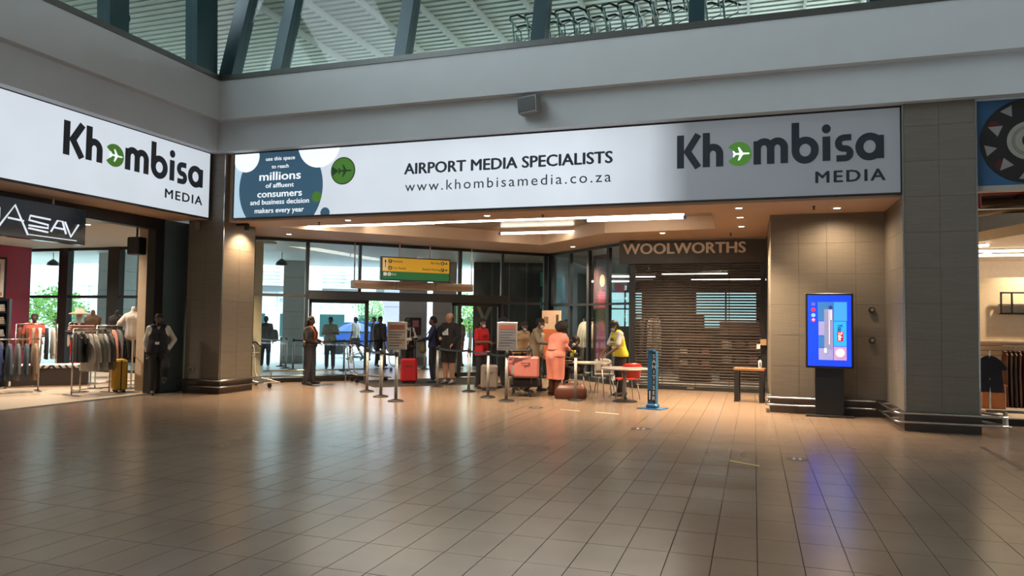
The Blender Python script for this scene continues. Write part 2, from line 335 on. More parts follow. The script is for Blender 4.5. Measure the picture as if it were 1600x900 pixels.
# ---------------------------------------------------------------- CLERESTORY
TLT = math.radians(15)
def clere(name, label, loc, rz, L, posts, tlt, lean=0.0):
    t = thing(name, label, None, loc, rz, kind='structure')
    MB().box(-0.3 if lean == 0 else 0, L, -0.02, 0.5, 0.0, 0.11).build('sill', M_SILL, t)
    def pt(x, y, z): return (x, y + z * math.tan(tlt), z)
    for (x, w_) in posts:
        b = MB(); q = [(x - w_ / 2, 0.03), (x + w_ / 2, 0.03), (x + w_ / 2, 0.33), (x - w_ / 2, 0.33)]
        b.rings([[pt(a, c, 0.10) for a, c in q], [pt(a, c, 3.6) for a, c in q]]).build('mullion', M_TEAL, t)
    xs = [p[0] for p in posts]
    for a, c in zip(xs[:-1], xs[1:]):
        b = MB(); b.add([pt(a, 0.16, 0.1), pt(c, 0.16, 0.1), pt(c, 0.16, 3.6), pt(a, 0.16, 3.6)], [(0, 1, 2, 3)]).build('pane', M_UGLASS, t)
    b = MB(); b.rings([[pt(a, c, z) for a, c in ((xs[0], 0.03), (xs[-1], 0.03), (xs[-1], 0.33), (xs[0], 0.33))] for z in (3.5, 3.75)]).build('head_rail', M_TEAL, t)
clere('window_1', 'tilted dark teal clerestory glazing above the front banner beam', (-10.8, 12.60, 6.68), 0, 23.5,
      [(0.06, 0.34), (1.33, 0.26), (4.20, 0.26), (7.02, 0.26), (9.87, 0.26), (12.7, 0.26), (15.5, .26), (18.3, .26), (21.1, .26)], TLT)
clere('window_2', 'dark teal clerestory glazing above the left banner beam', (-10.8, 12.60 - 20.6, 6.68), PI / 2, 20.6,
      [(20.25, 0.60), (18.02, 0.42), (15.3, 0.42), (12.5, .4), (9.7, .4), (6.9, .4), (4, .4), (1, .4)], math.radians(2), 1)
# upper level: slab, corrugated roof with ribs
uf = struct('upper_floor', MB().box(-30, 16, 13.14, 24.5, 6.3, 6.70).box(-30, 16, 13.9, 24.5, 5.0, 6.3), mat('upper_slab', (0.35, 0.34, 0.32), 0.6), 'concrete slab of the upper level')
uf2 = struct('upper_floor_left', MB().box(-30, -12.6, -9, 13.1, 5.0, 6.7), _m['upper_slab'], 'concrete slab of the left upper level')
ru = MB()
y = 12.75; prof = []
while y < 27.0:
    prof += [(y, 10.0), (y + 0.16, 10.0), (y + 0.18, 10.06), (y + 0.26, 10.06), (y + 0.28, 10.0)]; y += 0.28
ru.rings([[(x, a, b) for a, b in prof] for x in (-34.0, 16.0)], cap=False, closed=False)
M_ROOF = mat('corrugated_roof_sheet', (0.60, 0.64, 0.57), 0.45, 0.1, var=0.04, scale=1.2)
roof = struct('roof', ru, M_ROOF, 'pale corrugated metal roof over the upper level')
y = -9.0; prof = []
rl = MB()
while y < 12.7:
    prof += [(y, 10.0), (y + 0.16, 10.0), (y + 0.18, 10.06), (y + 0.26, 10.06), (y + 0.28, 10.0)]; y += 0.28
rl.rings([[(x, a, b) for a, b in prof] for x in (-34.0, -12.6)], cap=False, closed=False)
rl.build('roof_sheet', M_ROOF, roof)
for k in range(14):
    x = -12.45 + k * 1.37
    b = MB(); b.box(x - 0.035, x + 0.035, 13.4, 27.0, 9.80, 9.86); b.box(x - 0.012, x + 0.012, 13.4, 27.0, 9.86, 10.0)
    b.build('purlin', mat('grey_purlin', (.5, .52, .48), .5), roof)
# ---------------------------------------------------------------- BANNERS (backlit light boxes)
def lightbox_mat(name, stops):
    """backlit fabric; the tubes behind the right end are off, so its light output falls along x (metres)"""
    m = bpy.data.materials.new(name); m.use_nodes = True; t = m.node_tree; b = t.nodes['Principled BSDF']; L = t.links.new
    tc = t.nodes.new('ShaderNodeTexCoord'); sx = t.nodes.new('ShaderNodeSeparateXYZ'); mr = t.nodes.new('ShaderNodeMapRange')
    mr.inputs[1].default_value = stops[0][0]; mr.inputs[2].default_value = stops[-1][0]; L(tc.outputs['Object'], sx.inputs[0]); L(sx.outputs['X'], mr.inputs[0])
    r = t.nodes.new('ShaderNodeValToRGB'); L(mr.outputs[0], r.inputs[0]); a, z = stops[0][0], stops[-1][0]
    for i, (x, e) in enumerate(stops):
        el = r.color_ramp.elements[i] if i in (0,) else (r.color_ramp.elements.new((x - a) / (z - a)) if i < len(stops) - 1 else r.color_ramp.elements[-1])
        el.color = (e, e, e, 1)
    n = t.nodes.new('ShaderNodeTexNoise'); n.inputs['Scale'].default_value = 0.8; L(tc.outputs['Object'], n.inputs['Vector'])
    m2 = t.nodes.new('ShaderNodeMapRange'); m2.inputs[3].default_value = 0.88; m2.inputs[4].default_value = 1.12; L(n.outputs['Fac'], m2.inputs[0])
    mu = t.nodes.new('ShaderNodeMath'); mu.operation = 'MULTIPLY'; L(r.outputs[0], mu.inputs[0]); L(m2.outputs[0], mu.inputs[1])
    b.inputs['Base Color'].default_value = (0.17, 0.185, 0.20, 1); b.inputs['Roughness'].default_value = 0.4
    b.inputs['Emission Color'].default_value = (0.83, 0.91, 1.0, 1); L(mu.outputs[0], b.inputs['Emission Strength']); return m
def disc(cx, cz, r, y, name, m, parent, n=40, clip=None, t=0.004, rz=None):
    rz = rz or r
    pts = [(cx + r * math.cos(2 * PI * i / n), cz + rz * math.sin(2 * PI * i / n)) for i in range(n)]
    if clip:
        x0, x1, z0, z1 = clip; pts = [(min(max(a, x0), x1), min(max(b, z0), z1)) for a, b in pts]
        q = []; [q.append(p) for p in pts if not q or (abs(p[0] - q[-1][0]) + abs(p[1] - q[-1][1])) > 1e-5]; pts = q
    return MB().poly(pts, y, y + t).build(name, m, parent)
def plane_icon(b, cx, cz, s, y, t=0.004, flip=1):
    """airliner seen from above, nose towards +x"""
    P = [(1, 0), (.85, .09), (.25, .11), (-.15, .75), (-.32, .75), (-.12, .12), (-.55, .10), (-.75, .36), (-.88, .36), (-.78, 0)]
    P = P + [(x, -z) for x, z in P[-2:0:-1]]
    b.poly([(cx + s * x * flip, cz + s * z) for x, z in (P if flip < 0 else P[::-1])], y, y + t); return b
def logo(t, x0, z0, U, y=-0.012):
    """rounded heavy lowercase wordmark with a green plane disc for the o; U is the x-height"""
    W = 0.30 * U; G = [0]; KX = 0.9
    def ST(b, pts, closed=False, w=None):
        G[0] += 1; b.stroke([(x0 + U * a * KX, z0 + U * c) for a, c in pts], w or W, y - 0.0006 * (G[0] % 4), 0.006, closed)
    b = MB(); ST(b, [(.14, 0), (.14, 1.46)]); ST(b, [(.98, 1.46), (.47, .72), (.98, 0)], w=W * 0.98); b.build('letter', M_NAVYTXT, t)
    x = 1.22; b = MB(); ST(b, [(x + .14, 0), (x + .14, 1.5)]); ST(b, [(x + .14, .55)] + arc(x + .45, .55, .31, 180, 0) + [(x + .76, 0)]); b.build('letter', M_NAVYTXT, t)
    x = 2.32; cx, cz, r = x0 + U * KX * (x + .54), z0 + U * .5, U * .52
    pts = [(cx - r * .1, cz)] + [(cx + r * math.cos(math.radians(a)), cz + r * math.sin(math.radians(a))) for a in range(-145, 146, 10)]
    d = MB().poly(pts, y, y + 0.006).build('green_disc', M_GREENV, t); plane_icon(MB(), cx + r * .15, cz, r * 0.72, y - 0.004).build('plane_mark', M_WHITEV, d)
    x = 3.55; b = MB(); ST(b, [(x + .14, 0), (x + .14, 1.0)])
    for q in (0, .60): ST(b, [(x + q + .14, .60)] + arc(x + q + .44, .66, .30, 180, 0) + [(x + q + .74, 0)])
    b.build('letter', M_NAVYTXT, t)
    x = 5.24; b = MB(); ST(b, [(x + .14, .45), (x + .14, 1.68)]); ST(b, arc(x + .56, .5, .42, 0, 345, 24), True); b.build('letter', M_NAVYTXT, t)
    x = 6.56; b = MB(); ST(b, [(x + .15, 0), (x + .15, 1.02)]); b.poly([(x0 + U * a * KX, z0 + U * c) for a, c in arc(x + .15, 1.34, .19, 0, 345, 20)], y, y + 0.006); b.build('letter', M_NAVYTXT, t)
    x = 7.08; b = MB(); ST(b, [(x + .68, .93), (x + .62, .93)][:1] + [(x + .42, .93)] + arc(x + .36, .70, .225, 90, 262, 10) + arc(x + .42, .275, .20, 82, -90, 10)[0:] + [(x + .05, .075)], w=W * .88); b.build('letter', M_NAVYTXT, t)
    x = 7.98; b = MB(); ST(b, arc(x + .53, .5, .42, 0, 345, 24), True); ST(b, [(x + .96, 0), (x + .96, .95)], w=W * .95); b.build('letter', M_NAVYTXT, t)
FBX = -10.68
t = thing('banner_lightbox', 'long backlit white banner above the terminal entrance', 'banner', (FBX, 13.0, 0), 0)
Lb = 12.92
MB().box(0, Lb, 0.0, 0.07, 3.79, 5.17).build('face', lightbox_mat('front_lightbox', [(0, .66), (7.6, .72), (8.9, .55), (9.6, .14), (12.92, .10)]), t)
b = MB(); b.box(-.03, Lb + .03, -.012, .075, 5.17, 5.195); b.box(-.03, Lb + .03, -.012, .075, 3.765, 3.79); b.box(-.03, 0, -.012, .075, 3.79, 5.17); b.box(Lb, Lb + .03, -.012, .075, 3.79, 5.17); b.build('frame', M_DARK, t)
CL = (0.0, Lb, 3.79, 5.17)
MB().box(0.002, 1.95, -.003, 0, 3.79, 5.17).build('blue_panel', M_SKYV, t)
disc(1.17, 4.40, 1.04, -0.006, 'slate_disc', M_BLUEV, t, 60, CL)
disc(0.30, 5.10, 0.33, -0.009, 'white_bubble', M_WHITEV, t, 40, CL)
disc(2.10, 5.28, 0.50, -0.009, 'white_bubble', M_WHITEV, t, 40, CL)
d = disc(2.68, 4.68, 0.285, -0.006, 'green_disc', M_DGREENV, t); disc(2.68, 4.68, 0.262, -0.009, 'green_face', M_GREENV, d)
pb = MB(); plane_icon(pb, 2.72, 4.68, 0.17, -0.012, 0.003); pb.poly([(2.43, 4.78), (2.43, 4.58), (2.58, 4.68)], -0.012, -0.009); pb.build('plane_mark', M_DGREENV, d)
disc(2.07, 4.17, 0.115, -0.009, 'green_bubble', M_GREENV, t, 28)
disc(2.28, 3.83, 0.11, -0.009, 'blue_bubble', M_BLUEV, t, 28, CL)
for body, z, h, wd, bo in (('use this space', 4.99, .085, .72, .02), ('to reach', 4.82, .085, .42, .02), ('millions', 4.57, .185, 1.02, .025), ('of affluent', 4.41, .10, .70, .02),
                           ('consumers', 4.21, .15, 1.10, .025), ('and business decision', 4.055, .11, 1.46, .02), ('makers every year', 3.875, .11, 1.22, .02)):
    text('print_line', body, M_WHITEV, t, 1.16, z, width=wd, height=h, y=-0.010, bold=bo, align='CENTER')
text('print_line', 'AIRPORT MEDIA SPECIALISTS', M_NAVYTXT, t, 4.08, 4.535, width=4.17, height=.225, y=-0.004, bold=.034)
text('print_line', 'www.khombisamedia.co.za', M_NAVYTXT, t, 4.10, 4.19, width=4.13, height=.205, y=-0.004, bold=-0.012, space=1.25)
logo(t, -1.27 - FBX, 4.36, 0.40)
text('print_line', 'MEDIA', M_NAVYTXT, t, 0.98 - FBX, 4.0, width=1.04, height=.20, y=-0.006, bold=.03, space=1.2)
t = thing('banner_lightbox', 'backlit white banner over the left clothes shop', 'banner', (-11.2, 4.0, 0), PI / 2)
Ll = 8.83
MB().box(0, Ll, 0.0, 0.07, 3.79, 5.19).build('face', lightbox_mat('left_lightbox', [(0, .66), (4.5, .70), (7.5, .66), (8.83, .60)]), t)
b = MB(); b.box(-.03, Ll + .03, -.012, .075, 5.185, 5.21); b.box(-.03, Ll + .03, -.012, .075, 3.765, 3.79); b.box(Ll, Ll + .03, -.012, .075, 3.79, 5.19); b.box(-.03, 0, -.012, .075, 3.79, 5.19); b.build('frame', M_DARK, t)
logo(t, 9.30 - 4.0, 4.40, 0.405)
text('print_line', 'MEDIA', M_NAVYTXT, t, 11.59 - 4.0, 4.03, width=1.03, height=.19, y=-0.006, bold=.03, space=1.2)

# ---------------------------------------------------------------- ENTRANCE CEILING
def ring_plate(name, outer, holes, z0, z1, m, label):
    bm = bmesh.new(); loops = []
    for lp in [outer] + holes:
        vs = [bm.verts.new((x, y, z0)) for x, y in lp]; loops.append([bm.edges.new((vs[i], vs[(i + 1) % len(vs)])) for i in range(len(vs))])
    bmesh.ops.triangle_fill(bm, use_beauty=True, use_dissolve=False, edges=[e for l in loops for e in l])
    r = bmesh.ops.extrude_face_region(bm, geom=list(bm.faces)); bmesh.ops.translate(bm, vec=(0, 0, z1 - z0), verts=[v for v in r['geom'] if isinstance(v, bmesh.types.BMVert)])
    bmesh.ops.recalc_face_normals(bm, faces=bm.faces); me = bpy.data.meshes.new(name); bm.to_mesh(me); bm.free()
    o = link(name, me, m); o['kind'] = 'structure'; o['label'] = label; return o
HOLE = [(-10.25, 14.05), (-0.75, 14.05), (-0.8, 16.5), (-3.3, 16.75), (-5.48, 19.0), (-10.25, 14.25)]
OUT = [(-11.9, 13.08), (2.27, 13.08), (2.27, 14.65), (0.31, 14.65), (0.31, 18.7), (-2.9, 18.7), (-5.95, 21.75), (-12.15, 15.55), (-12.15, 13.9), (-11.9, 13.9)]
soff = ring_plate('ceiling_entrance', OUT, [HOLE], 3.72, 3.76, M_SOFFIT, 'beige dropped soffit of the entrance recess')
b = MB()
for i in range(len(HOLE)):
    a, c = Vector(HOLE[i]), Vector(HOLE[(i + 1) % len(HOLE)]); d_ = (c - a).normalized(); n_ = Vector((d_.y, -d_.x)) * 0.05
    b.prism([tuple(a), tuple(c), tuple(c + n_), tuple(a + n_)], 3.76, 4.02)
b.build('coffer_side', M_SOFFIT, soff)
for i in range(9):
    for j in range(5): MB().box(-10.5 + i * 1.12, -10.5 + (i + 1) * 1.12 - 0.012, 13.85 + j * 1.12, 13.85 + (j + 1) * 1.12 - 0.012, 4.02, 4.05).build('ceiling_panel', M_COFFER, soff)
MB().box(-10.6, -0.3, 13.8, 19.5, 4.06, 4.1).build('ceiling_backing', M_CORE, soff)
# lights
lt = thing('fluorescent_row', 'long continuous row of lit fluorescent panels along the entrance coffer', 'ceiling light', (0, 0, 0))
for k in range(10):
    x0 = -9.85 + k * 0.855
    MB().box(x0, x0 + 0.84, 14.40, 14.76, 3.785, 3.83).build('light_panel', M_FLUO, lt)
MB().box(-9.87, -1.29, 14.38, 14.78, 3.83, 3.87).build('housing', M_WHITE, lt)
for x in (-9.0, -6.5, -4.0, -2.0): MB().cone((x, 14.58, 3.87), (x, 14.58, 4.02), .015, .015, 6).build('hanger', M_CHROME, lt)
for (x0, x1, y, lb) in ((-8.9, -7.0, 15.45, 'thin lit batten light on the left of the entrance coffer'), (-6.25, -4.2, 17.8, 'thin lit batten light deep in the entrance coffer'), (-3.55, -1.4, 15.9, 'thin lit batten light on the right of the entrance coffer')):
    l = thing('batten_light', lb, 'ceiling light', ((x0 + x1) / 2, y, 3.93)); h = (x1 - x0) / 2
    MB().box(-h, h, -0.04, 0.04, -0.05, 0.0, 0.01).build('tube_cover', M_FLUO, l); MB().box(-h, h, -0.05, 0.05, 0, 0.09).build('housing', M_SOFFIT, l)
    for s in (-1, 1): MB().box(s * h - 0.03, s * h + 0.03, -0.045, 0.045, -0.055, 0.005).build('end_cap', mat('blue_end_cap', (0.1, 0.15, 0.5), 0.5), l)
def downlight(x, y, z, label, power=60, spot=1.9, col=(1, 0.72, 0.45), group=None, lamp=True):
    d = thing('downlight', label, 'downlight', (x, y, z), 0, group)
    MB().lathe([(0.055, -0.004), (0.085, -0.012), (0.09, -0.002), (0.09, 0.0)], n=20).build('trim_ring', M_WHITE, d, True)
    MB().lathe([(0.055, -0.008), (0.055, -0.004)], n=16).build('lens', M_DOWN, d)
    if lamp:
        l = bpy.data.lights.new('downlight_lamp', 'SPOT'); l.energy = power; l.spot_size = spot; l.spot_blend = 0.9; l.color = col; l.shadow_soft_size = 0.06
        o = bpy.data.objects.new('downlight_lamp', l); COL.objects.link(o); o.parent = d; o.location = (0, 0, -0.05)
for (x, y, lb) in ((-0.25, 13.6, 'lit downlight nearest the banner above the right soffit'), (-0.25, 14.8, 'lit downlight in the middle of the right soffit'), (-0.25, 16.2, 'lit downlight deepest on the right soffit'),
                   (-7.95, 20.1, 'lit downlight above the sliding door'), (-4.75, 19.6, 'lit downlight above the shop window'), (-10.9, 15.3, 'lit downlight above the guard'),
                   (-8.1, 13.4, 'lit downlight close behind the long banner'), (1.4, 14.0, 'lit downlight above the advertising screen'), (-5.0, 13.45, 'lit downlight close behind the middle of the banner'), (-2.0, 17.0, 'lit downlight in front of the rolled shutter')):
    downlight(x, y, 3.72, lb, 150 if x > 1 else 1050, 2.9 if x > 1 else 2.0)
# wall spot washing the left column
sp = thing('wall_spotlight', 'small black spotlight high on the lit column face', 'spotlight', (-10.6, 13.35, 3.62))
MB().cone((0, 0, 0.09), (0, 0, -0.06), 0.05, 0.06, 14).build('head', M_BLACK, sp, True); MB().box(-0.30, 0.0, -0.02, 0.02, 0.05, 0.10).build('arm', M_BLACK, sp)
l = bpy.data.lights.new('spot_lamp', 'SPOT'); l.energy = 160; l.spot_size = 2.0; l.spot_blend = 0.8; l.color = (1, 0.66, 0.38); l.shadow_soft_size = 0.05
o = bpy.data.objects.new('spot_lamp', l); COL.objects.link(o); o.parent = sp; o.location = (0.08, 0.15, -0.08); o.rotation_euler = (0, math.radians(28), 0)
cc = thing('security_camera', 'small grey camera hanging under the left banner by the column', 'camera', (-11.45, 12.80, 3.60))
MB().lathe([(0.02, 0.14), (0.05, 0.13), (0.06, 0.05), (0.06, 0.0), (0.045, -0.06), (0.01, -0.085)], n=16).build('dome', mat('grey_plastic', (0.12, 0.12, 0.12), 0.4), cc, True)
# small sprinklers on the soffit
for i, (x, y) in enumerate(((-8.9, 13.55), (-3.9, 13.6), (1.0, 13.7), (-0.5, 17.4))):
    s_ = thing('sprinkler', ('small dark sprinkler at the left of the entrance soffit', 'small dark sprinkler at the middle of the entrance soffit', 'small dark sprinkler at the right end of the entrance soffit', 'small dark sprinkler near the shutter')[i], 'sprinkler', (x, y, 3.72))
    MB().lathe([(0.03, 0), (0.03, -0.01), (0.012, -0.012), (0.012, -0.05), (0.028, -0.055), (0.028, -0.062)], n=10).build('head', M_DARK, s_)

# ---------------------------------------------------------------- ENTRANCE GLAZING A (runs at 45 degrees)
R2 = math.sqrt(0.5)
ga = thing('window_3', 'full-height entrance glazing with dark mullions and sliding doors', None, (-12.1, 15.5, 0), PI / 4, kind='structure')
def bar(x0, x1, z0, z1, y0=-0.05, y1=0.05, m=M_DARK, name='mullion', p=None): return MB().box(x0, x1, y0, y1, z0, z1).build(name, m, p)
for x, w_ in ((0.02, .06), (1.36, .09), (2.76, .07), (5.69, .10), (7.05, .08), (8.52, .12)): bar(x - w_ / 2, x + w_ / 2, 2.16 if x in (2.76,) else 0.0, 3.72, p=ga)
bar(0, 8.6, 3.64, 3.72, name='head_rail', p=ga); bar(0, 1.36, 2.20, 2.27, name='transom', p=ga); bar(7.05, 8.52, 2.14, 2.21, name='transom', p=ga)
bar(0, 3.0, 0.0, 0.10, name='bottom_rail', p=ga); bar(7.05, 8.6, 0.0, 0.10, name='bottom_rail', p=ga)
MB().box(1.40, 7.2, -0.18, 0.18, 2.15, 2.38).build('door_header', M_DARK, ga)
def pane(x0, x1, z0, z1, p, y=0.0, m=None): return MB().box(x0, x1, y - 0.004, y + 0.004, z0, z1).build('pane', m or M_GLASS, p)
for a, c in ((0.05, 1.31), (1.41, 2.72), (2.80, 5.64), (5.74, 7.0), (7.1, 8.46)): pane(a, c, 2.38 if a > 1.2 else 2.27, 3.64, ga)
pane(0.05, 1.31, 0.10, 2.20, ga); pane(7.1, 8.46, 0.10, 2.14, ga)
for (x0, x1, nm, y) in ((1.44, 3.04, 'left sliding door leaf with dark frame', 0.06), (5.48, 7.05, 'right sliding door leaf with dark frame', 0.06)):
    d = bpy.data.objects.new('door_leaf', None); COL.objects.link(d); d.parent = ga; d['label'] = nm
    for q in ((x0, x0 + .07, 0.02, 2.15), (x1 - .10, x1, 0.02, 2.15), (x0, x1, 2.06, 2.15), (x0, x1, 0.02, 0.14)): bar(q[0], q[1], q[2], q[3], y - .03, y + .03, name='door_frame', p=d)
    pane(x0 + .07, x1 - .10, 0.14, 2.06, d, y)
ac = thing('air_curtain', 'long beige air curtain unit above the sliding doors', 'air curtain', (-12.1 + .35 * R2, 15.5 - .35 * R2, 0), PI / 4)
mac = mat('beige_powder_coat', (0.62, 0.46, 0.33), 0.45)
for k in range(3):
    x0 = 2.5 + k * 1.16
    MB().box(x0, x0 + 1.15, -0.02, 0.30, 2.46, 2.68, 0.02).build('unit', mac, ac); MB().box(x0 + .04, x0 + 1.11, -0.026, -0.02, 2.49, 2.60).build('grille', mat('tan_grille', (0.40, 0.26, 0.16), 0.5), ac)
for x in (2.55, 5.95): MB().cone((x, 0.1, 2.68), (x, 0.1, 3.72), 0.018, 0.018, 8).build('hanger', M_CHROME, ac)
# hanging direction sign
sg = thing('direction_sign', 'hanging yellow and green airport direction sign with arrows', 'sign', (-12.1 + .8 * R2, 15.5 - .8 * R2, 0), PI / 4)
MB().box(3.12, 5.07, 0.0, 0.14, 2.68, 3.31).build('casing', M_BLACK, sg)
MY = mat('yellow_sign_face', (0.72, 0.40, 0.02), 0.4, emit=0.25, ecol=(0.75, 0.43, 0.02)); MG = mat('green_sign_face', (0.01, 0.16, 0.05), 0.4, emit=0.12, ecol=(0.01, 0.3, 0.08))
MYP = mat('pale_yellow_sign_face', (0.75, 0.55, 0.25), 0.4, emit=0.3, ecol=(0.8, 0.6, 0.3)); MSB = mat('sign_black_print', (0.02, 0.015, 0.01), 0.5); MSW = mat('sign_white_print', (0.75, 0.75, 0.7), 0.5, emit=0.25, ecol=(.8, .8, .75))
MB().box(3.15, 5.04, -0.006, 0, 2.92, 3.28).build('yellow_face', MY, sg); MB().box(3.15, 5.04, -0.006, 0, 2.71, 2.915).build('green_face', MG, sg)
MB().box(3.16, 3.29, -0.008, -0.006, 2.93, 3.27).build('arrow_panel', MYP, sg)
b = MB(); b.poly([(3.20, 3.20), (3.26, 3.20), (3.23, 3.12)], -0.012, -0.008); b.box(3.222, 3.238, -0.012, -0.008, 3.02, 3.24); b.build('arrow', MSB, sg)
def badge(x, z, ch, r=0.05, dk=True):
    d = disc(x, z, r, -0.010, 'badge', MSB if dk else MSW, sg, 20); text('badge_letter', ch, MSW if dk else MG, d, x, z - .028, height=.056, y=-0.0115, bold=.02, align='CENTER')
badge(3.36, 3.19, 'P'); badge(3.36, 3.01, 'A'); badge(4.84, 3.19, 'B'); badge(4.84, 3.01, 'P')
text('sign_text', 'Parkade', MSB, sg, 3.43, 3.165, height=.062, y=-0.008, bold=.01); text('sign_text', 'Car Rental', MSB, sg, 3.43, 2.985, height=.062, y=-0.008, bold=.01)
text('sign_text', 'Bus Bay', MSB, sg, 4.77, 3.165, height=.062, y=-0.008, bold=.01, align='RIGHT'); text('sign_text', 'Shaded Parking', MSB, sg, 4.77, 2.985, height=.062, y=-0.008, bold=.01, align='RIGHT')
for z in (3.19, 3.01):
    b = MB(); b.poly([(4.99, z), (4.94, z + .035), (4.94, z - .035)][::-1], -0.012, -0.008); b.box(4.90, 4.95, -0.012, -0.008, z - .008, z + .008); b.build('arrow', MSB, sg)
MB().box(3.18, 3.27, -0.010, -0.006, 2.80, 2.89).build('badge', MSW, sg); badge(3.34, 2.845, 'E', 0.05, False); text('sign_text', 'Exit', MSW, sg, 3.41, 2.82, height=.06, y=-0.008)
for x in (3.64, 4.50): MB().cone((x, 0.07, 3.31), (x, 0.07, 3.72), 0.02, 0.02, 8).build('hanger', mat('beige_tube', (.6, .5, .4), .4), sg)
# door mat, threshold
o = MB().box(2.6, 6.0, -2.2, -0.2, 0.0, 0.012).build('door_mat', mat('dark_carpet', (0.028, 0.024, 0.022), 0.95, bump=0.3, bscale=200)); o.location = (-12.1, 15.5, 0); o.rotation_euler = (0, 0, PI / 4); tag(o, 'large dark entrance mat inside the sliding doors', 'mat')
rr = thing('bumper_rail', 'double steel bumper rail along the entrance glazing behind the guard', 'rail', (-12.1, 15.5, 0), PI / 4, 'steel bumper rails around the columns')
for z in (0.16, 0.30): MB().tube([(0.3, -0.14, z), (2.95, -0.14, z)], 0.02, 8).build('bar', M_CHROME, rr, True)
for x in (0.5, 1.4, 2.4, 2.9): MB().box(x - .02, x + .02, -0.155, -0.12, 0.0, 0.32).build('post', M_CHROME, rr)

# ---------------------------------------------------------------- SHOP WINDOW GLAZING B
gb = thing('window_4', 'angled shop window with dark mullions beside the shutter', None, (-5.95, 21.62, 0), -PI / 4, kind='structure')
for x, w_ in ((0.06, .22), (1.22, .10), (2.22, .11), (3.21, .11), (4.24, .12)): bar(x - w_ / 2, x + w_ / 2, 0, 3.72, p=gb)
bar(0, 4.3, 3.64, 3.72, name='head_rail', p=gb); bar(0, 4.3, 2.10, 2.16, name='transom', p=gb); bar(0, 4.3, 0, 0.12, name='bottom_rail', p=gb)
for a, c in ((.17, 1.17), (1.27, 2.16), (2.28, 3.15), (3.27, 4.18)):
    pane(a, c, .12, 2.10, gb); pane(a, c, 2.16, 3.64, gb)
# shutter front
sh = thing('roller_shutter', 'closed dark slatted roller shutter of the right-hand shop', 'shutter', (-2.92, 18.5, 0))
sb = MB(); prof = [(-0.008, 0.0), (-0.014, 0.012), (-0.014, 0.030), (-0.008, 0.044), (0.004, 0.044), (0.004, 0.0)]
sb.rings([[(x, a, b_) for a, b_ in prof] for x in (0.06, 3.12)]); sme = None
msl = mat('brown_black_slat', (0.030, 0.022, 0.019), 0.6, 0.1)
for k in range(44):
    if sme is None: o = sb.build('slat', msl, sh); fixn(o); sme = o.data
    else: o = bpy.data.objects.new('slat', sme); COL.objects.link(o); o.parent = sh
    o.location = (0, 0, 0.10 + k * 0.0695)
MB().box(0.05, 3.13, -0.03, 0.03, 0.0, 0.09).build('bottom_bar', M_DARK, sh); MB().box(1.35, 1.52, -0.045, -0.03, 0.03, 0.075).build('lock_plate', M_CHROME, sh)
for x0 in (-0.05, 3.07): MB().box(x0, x0 + 0.12, -0.06, 0.06, 0, 3.15).build('guide', M_DARK, sh)
for x in (0.75, 1.55, 2.35): MB().box(x - .008, x + .008, 0.006, 0.012, 0.08, 3.15).build('link_strip', msl, sh)
fs_ = thing('shop_sign', 'dark shop fascia with large pale capital letters over the shutter', 'shop sign', (-3.24, 18.36, 0))
MB().box(0, 3.56, 0, 0.2, 3.12, 3.68).build('panel', mat('charcoal_panel', (0.03, 0.027, 0.025), 0.45), fs_)
text('letters', 'WOOLWORTHS', mat('pale_sign_letters', (0.72, 0.62, 0.50), 0.5), fs_, 0.11, 3.365, width=2.94, height=.27, y=-0.02, bold=.035)
for x in (0.4, 1.6, 2.8): MB().cone((x, 0.1, 3.68), (x, 0.1, 3.72), 0.02, 0.02, 8).build('hanger', M_CHROME, fs_)
MB().box(0.276, 0.315, 18.3, 18.52, 0, 3.72).build('door_jamb', M_DARK, wr)
# ---------------------------------------------------------------- LEFT CLOTHES SHOP SHELL
struct('floor_left_shop', MB().box(-24.5, -12.30, 6.0, 16.6, -0.08, 0.004), M_SHOPF, 'cream polished floor of the left clothes shop')
lc = struct('ceiling_left_shop', MB().box(-24.5, -12.35, 6.0, 16.8, 3.66, 3.74), M_CEILW, 'pale ceiling of the left clothes shop')
struct('wall_left_shop_end', MB().box(-24.8, -24.5, 6.0, 16.8, 0, 3.7), mat('grey_shop_wall', (.35, .34, .33), .7), 'far end wall of the left clothes shop')
struct('wall_left_shop_near', MB().box(-24.5, -12.4, 5.8, 6.0, 0, 3.7), _m['grey_shop_wall'], 'near side wall of the left clothes shop')
struct('wall_left_shop_side', MB().box(-12.95, -12.62, 12.72, 16.6, 0, 3.7), mat('beige_shop_wall', (0.62, 0.47, 0.32), 0.6), 'beige side wall of the left clothes shop')
struct('wall_left_pilaster', MB().box(-12.6, -12.22, 12.68, 15.5, 0, 3.76), mat('blue_grey_panel', (0.10, 0.155, 0.175), 0.5), 'blue-grey painted pilaster beside the column')
dm = mat('black_shopfront', (0.012, 0.013, 0.015), 0.35)
df = struct('door_1', MB().box(-12.42, -12.20, 12.42, 12.66, 0, 3.76), dm, 'black shopfront frame around the left shop opening')
MB().box(-12.42, -12.20, 6.0, 12.42, 3.52, 3.76).build('lintel', dm, df)
gl = thing('window_5', 'rear glazing of the left clothes shop with thick dark mullions', None, (-24.4, 16.6, 0), 0, kind='structure')
for x0, x1 in ((4.55, 4.90), (6.45, 6.88), (1.6, 1.9), (9.2, 9.5)): MB().box(x0, x1, -0.1, 0.1, 0, 3.66).build('mullion', M_DARK, gl)
MB().box(0, 11.6, -0.05, 0.05, 2.16, 2.24).build('transom', M_DARK, gl); MB().box(0, 11.6, -0.05, 0.05, 0, 0.08).build('bottom_rail', M_DARK, gl); MB().box(0, 11.6, -.06, .06, 3.58, 3.66).build('head_rail', M_DARK, gl)
